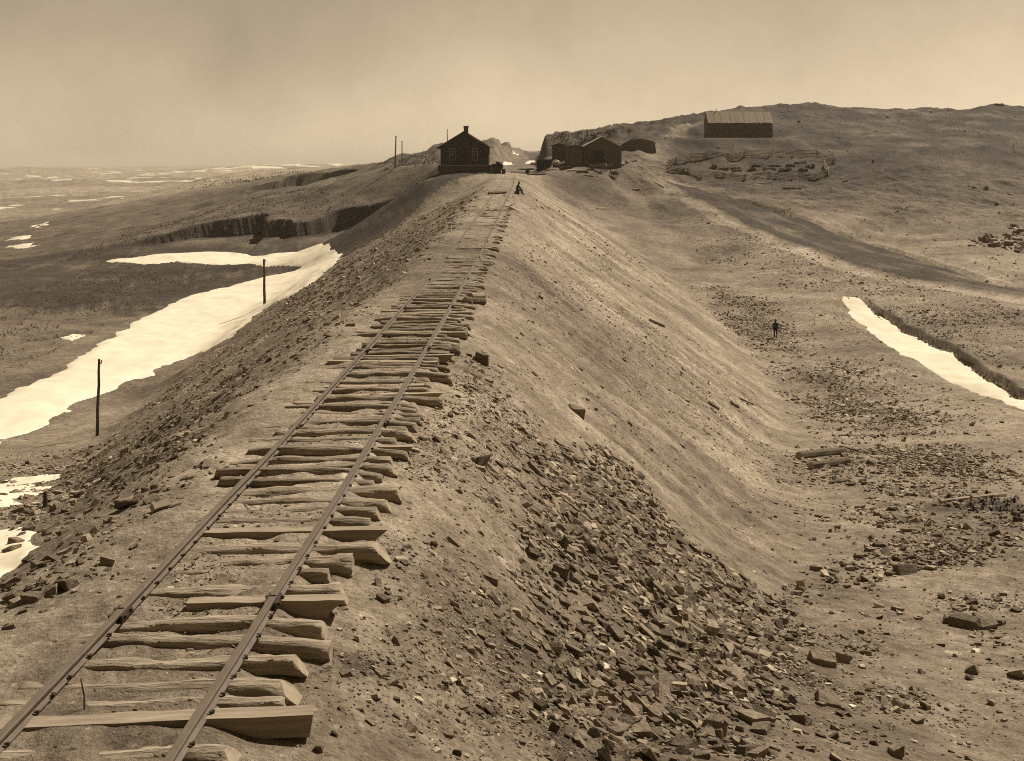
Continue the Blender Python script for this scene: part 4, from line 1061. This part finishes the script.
# ------------------------------------------------------------------ wagon and cart by the barn
def wheel(parent, c, rad, rz=0.0, tilt=0.0):
    mb = MB(); n = 20
    M = Matrix.Rotation(rz, 3, 'Z') @ Matrix.Rotation(tilt, 3, 'X')
    pts = [M @ Vector((math.cos(2*math.pi*k/n)*rad, 0, math.sin(2*math.pi*k/n)*rad)) + Vector(c) for k in range(n+1)]
    mb.tube(pts, .055, 6, cap=False)
    w = mb.build('wheel', M_FENCE, parent)
    mb = MB()
    for k in range(10):
        q = M @ Vector((math.cos(.3+2*math.pi*k/10)*rad, 0, math.sin(.3+2*math.pi*k/10)*rad)); mb.tube([Vector(c), Vector(c)+q], .028, 5)
    mb.build('spokes', M_FENCE, w)
    mb = MB(); ax = M @ Vector((0,1,0)); mb.tube([Vector(c)-ax*.14, Vector(c)+ax*.14], .10, 10); mb.build('hub', M_IRON, w)
    return w
pw = hit(599, 172); d = pw.y
wg = empty('wagon', pw, R(-18)); tag(wg, 'dark freight wagon with tall spoked wheels before the barn', 'wagon')
mb = MB(); mb.box((-.4, .7, .98), (2.9, 1.0, .08))
for k in (-.5, .5): mb.box((-.4, .7+k, 1.2), (2.9, .05, .40))
for k in (-1.45, 1.45): mb.box((-.4+k, .7, 1.2), (.05, .94, .40))
mb.build('wagon_box', M_FENCE, wg)
mb = MB(); mb.tube([(.55,-.05,.72),(.55,1.45,.72)], .06, 8); mb.tube([(-1.3,-.05,.55),(-1.3,1.45,.55)], .06, 8); mb.box((-.4,.7,.80), (2.4,.12,.14)); mb.build('running_gear', M_IRON, wg)
for xx, yy, rr_ in ((.55,0,.74),(.55,1.4,.74),(-1.3,0,.56),(-1.3,1.4,.56)): wheel(wg, (xx,yy,rr_), rr_)
mb = MB(); mb.tube([(-1.9,.7,.5),(-4.0,.5,.12)], .05, 6); mb.build('tongue', M_HEWN, wg)
pc = hit(614, 178); ct = empty('cart', pc, R(50)); tag(ct, 'two wheeled cart tipped down on its shafts beside the wagon', 'cart')
for yy in (-.5, .5): wheel(ct, (0,yy,.62), .62)
mb = MB(); mb.tube([(0,-.55,.62),(0,.55,.62)], .05, 8); mb.build('axle', M_IRON, ct)
mb = MB(); mb.box((.1,0,.78), (1.3,.8,.07), (0,.25,0)); mb.box((.1,.4,.92), (1.3,.05,.3), (0,.25,0)); mb.box((.1,-.4,.92), (1.3,.05,.3), (0,.25,0)); mb.build('cart_bed', M_BARN, ct)
mb = MB()
for yy in (-.3, .3): mb.tube([(.6,yy,.6),(2.0,yy*.9,.06)], .045, 6)
mb.build('shafts', M_HEWN, ct)
ground_log('log', (577,172.5), (588,172.5), .25, 'dark log lying before the wagon tongue')
ground_log('timber', (568,171), (577,170.6), .16, 'pale timber stacked before the annex', 'timber', M_CANVAS)

for a, b, c, e, r_, lb, mt in ((560,167.5,572,167.2,.10,'thin pale plank lying before the annex', M_HEWN), (606,166.5,612,166,.3,'short butt of timber beside the barn wall', M_SAWN), (617,165.5,624,164.5,.28,'pale log end by the barn corner', M_SAWN),
        (626,163.5,636,160.5,.35,'dark log on the slope under the dugout', M_BARN), (584,175.5,594,176.5,.13,'broken pole lying in front of the wagon', M_HEWN), (546,171,556,170.5,.16,'grey timber lying across the yard by the low store', M_BARN),
        (500,172.5,513,172.2,.12,'thin dark plank at the end of the track by the crates', M_BARN), (655,183,664,188,.12,'weathered rail lying by the bend of the cart road', M_HEWN)):
    ground_log('timber', (a,b), (c,e), r_, lb, 'timber', mt)

# ------------------------------------------------------------------ camera
cam = bpy.data.cameras.new('camera'); co = bpy.data.objects.new('camera', cam); COL.objects.link(co)
co.location = (0, 0, 0); co.rotation_euler = (R(90), 0, 0)
cam.sensor_width = 36; cam.lens = 36*F/1024; cam.shift_y = -(380.5-HY)/1024; cam.clip_end = 40000; cam.clip_start = .1
scene.camera = co

# ------------------------------------------------------------------ daylight
EL, AZ = 49, 44
sd = Vector((math.sin(R(AZ))*math.cos(R(EL)), math.cos(R(AZ))*math.cos(R(EL)), math.sin(R(EL))))
sl = bpy.data.lights.new('sun', 'SUN'); sl.energy = 4.0; sl.angle = R(.5); sl.color = (1, .95, .88)
so = bpy.data.objects.new('sun', sl); COL.objects.link(so); so.rotation_euler = sd.to_track_quat('Z', 'Y').to_euler(); so.location = (0, 0, 60)
w = bpy.data.worlds.new('World'); scene.world = w; w.use_nodes = True; nt = w.node_tree
bg = nt.nodes['Background']; sky = node(nt, 'ShaderNodeTexSky', sky_type='NISHITA'); sky.sun_disc = False
sky.sun_elevation = R(EL); sky.sun_rotation = R(AZ); sky.dust_density = 2.5; sky.altitude = 2500
bw = node(nt, 'ShaderNodeRGBToBW'); nt.links.new(sky.outputs[0], bw.inputs[0])
tc = node(nt, 'ShaderNodeTexCoord')
nz = noise(nt, tc.outputs['Generated'], 5.0, 5, .6)
mu = math_n(nt, 'MULTIPLY_ADD', nz, .7); nt.nodes[-1].inputs[2].default_value = .65
v = math_n(nt, 'MULTIPLY', bw.outputs[0], mu)
cm = node(nt, 'ShaderNodeMix', data_type='RGBA', blend_type='MULTIPLY'); cm.inputs[0].default_value = 1
nt.links.new(v, cm.inputs[6]); cm.inputs[7].default_value = (1.0, .80, .54, 1)
nt.links.new(cm.outputs[2], bg.inputs[0]); bg.inputs[1].default_value = .061
vs_ = scene.view_settings; scene.display_settings.display_device = 'sRGB'
vs_.view_transform = 'Standard'; vs_.look = 'None'; vs_.gamma = 1; vs_.use_curve_mapping = False; vs_.exposure = 0.66
scene.cycles.max_bounces = 5; scene.cycles.use_denoising = False; scene.cycles.filter_width = 1.05

# ------------------------------------------------------------------ air
mb = MB(); mb.box((0, 6400, -42), (32000, 13800, 154)); hz_m = bpy.data.materials.new('air'); hz_m.use_nodes = True; nt = hz_m.node_tree; nt.nodes.clear()
ou = node(nt, 'ShaderNodeOutputMaterial'); pv = node(nt, 'ShaderNodeVolumePrincipled'); pv.inputs['Density'].default_value = .00016; pv.inputs['Color'].default_value = (.95, .84, .64, 1)
nt.links.new(pv.outputs[0], ou.inputs['Volume'])
hz = mb.build('haze', hz_m); tag(hz, kind='stuff')
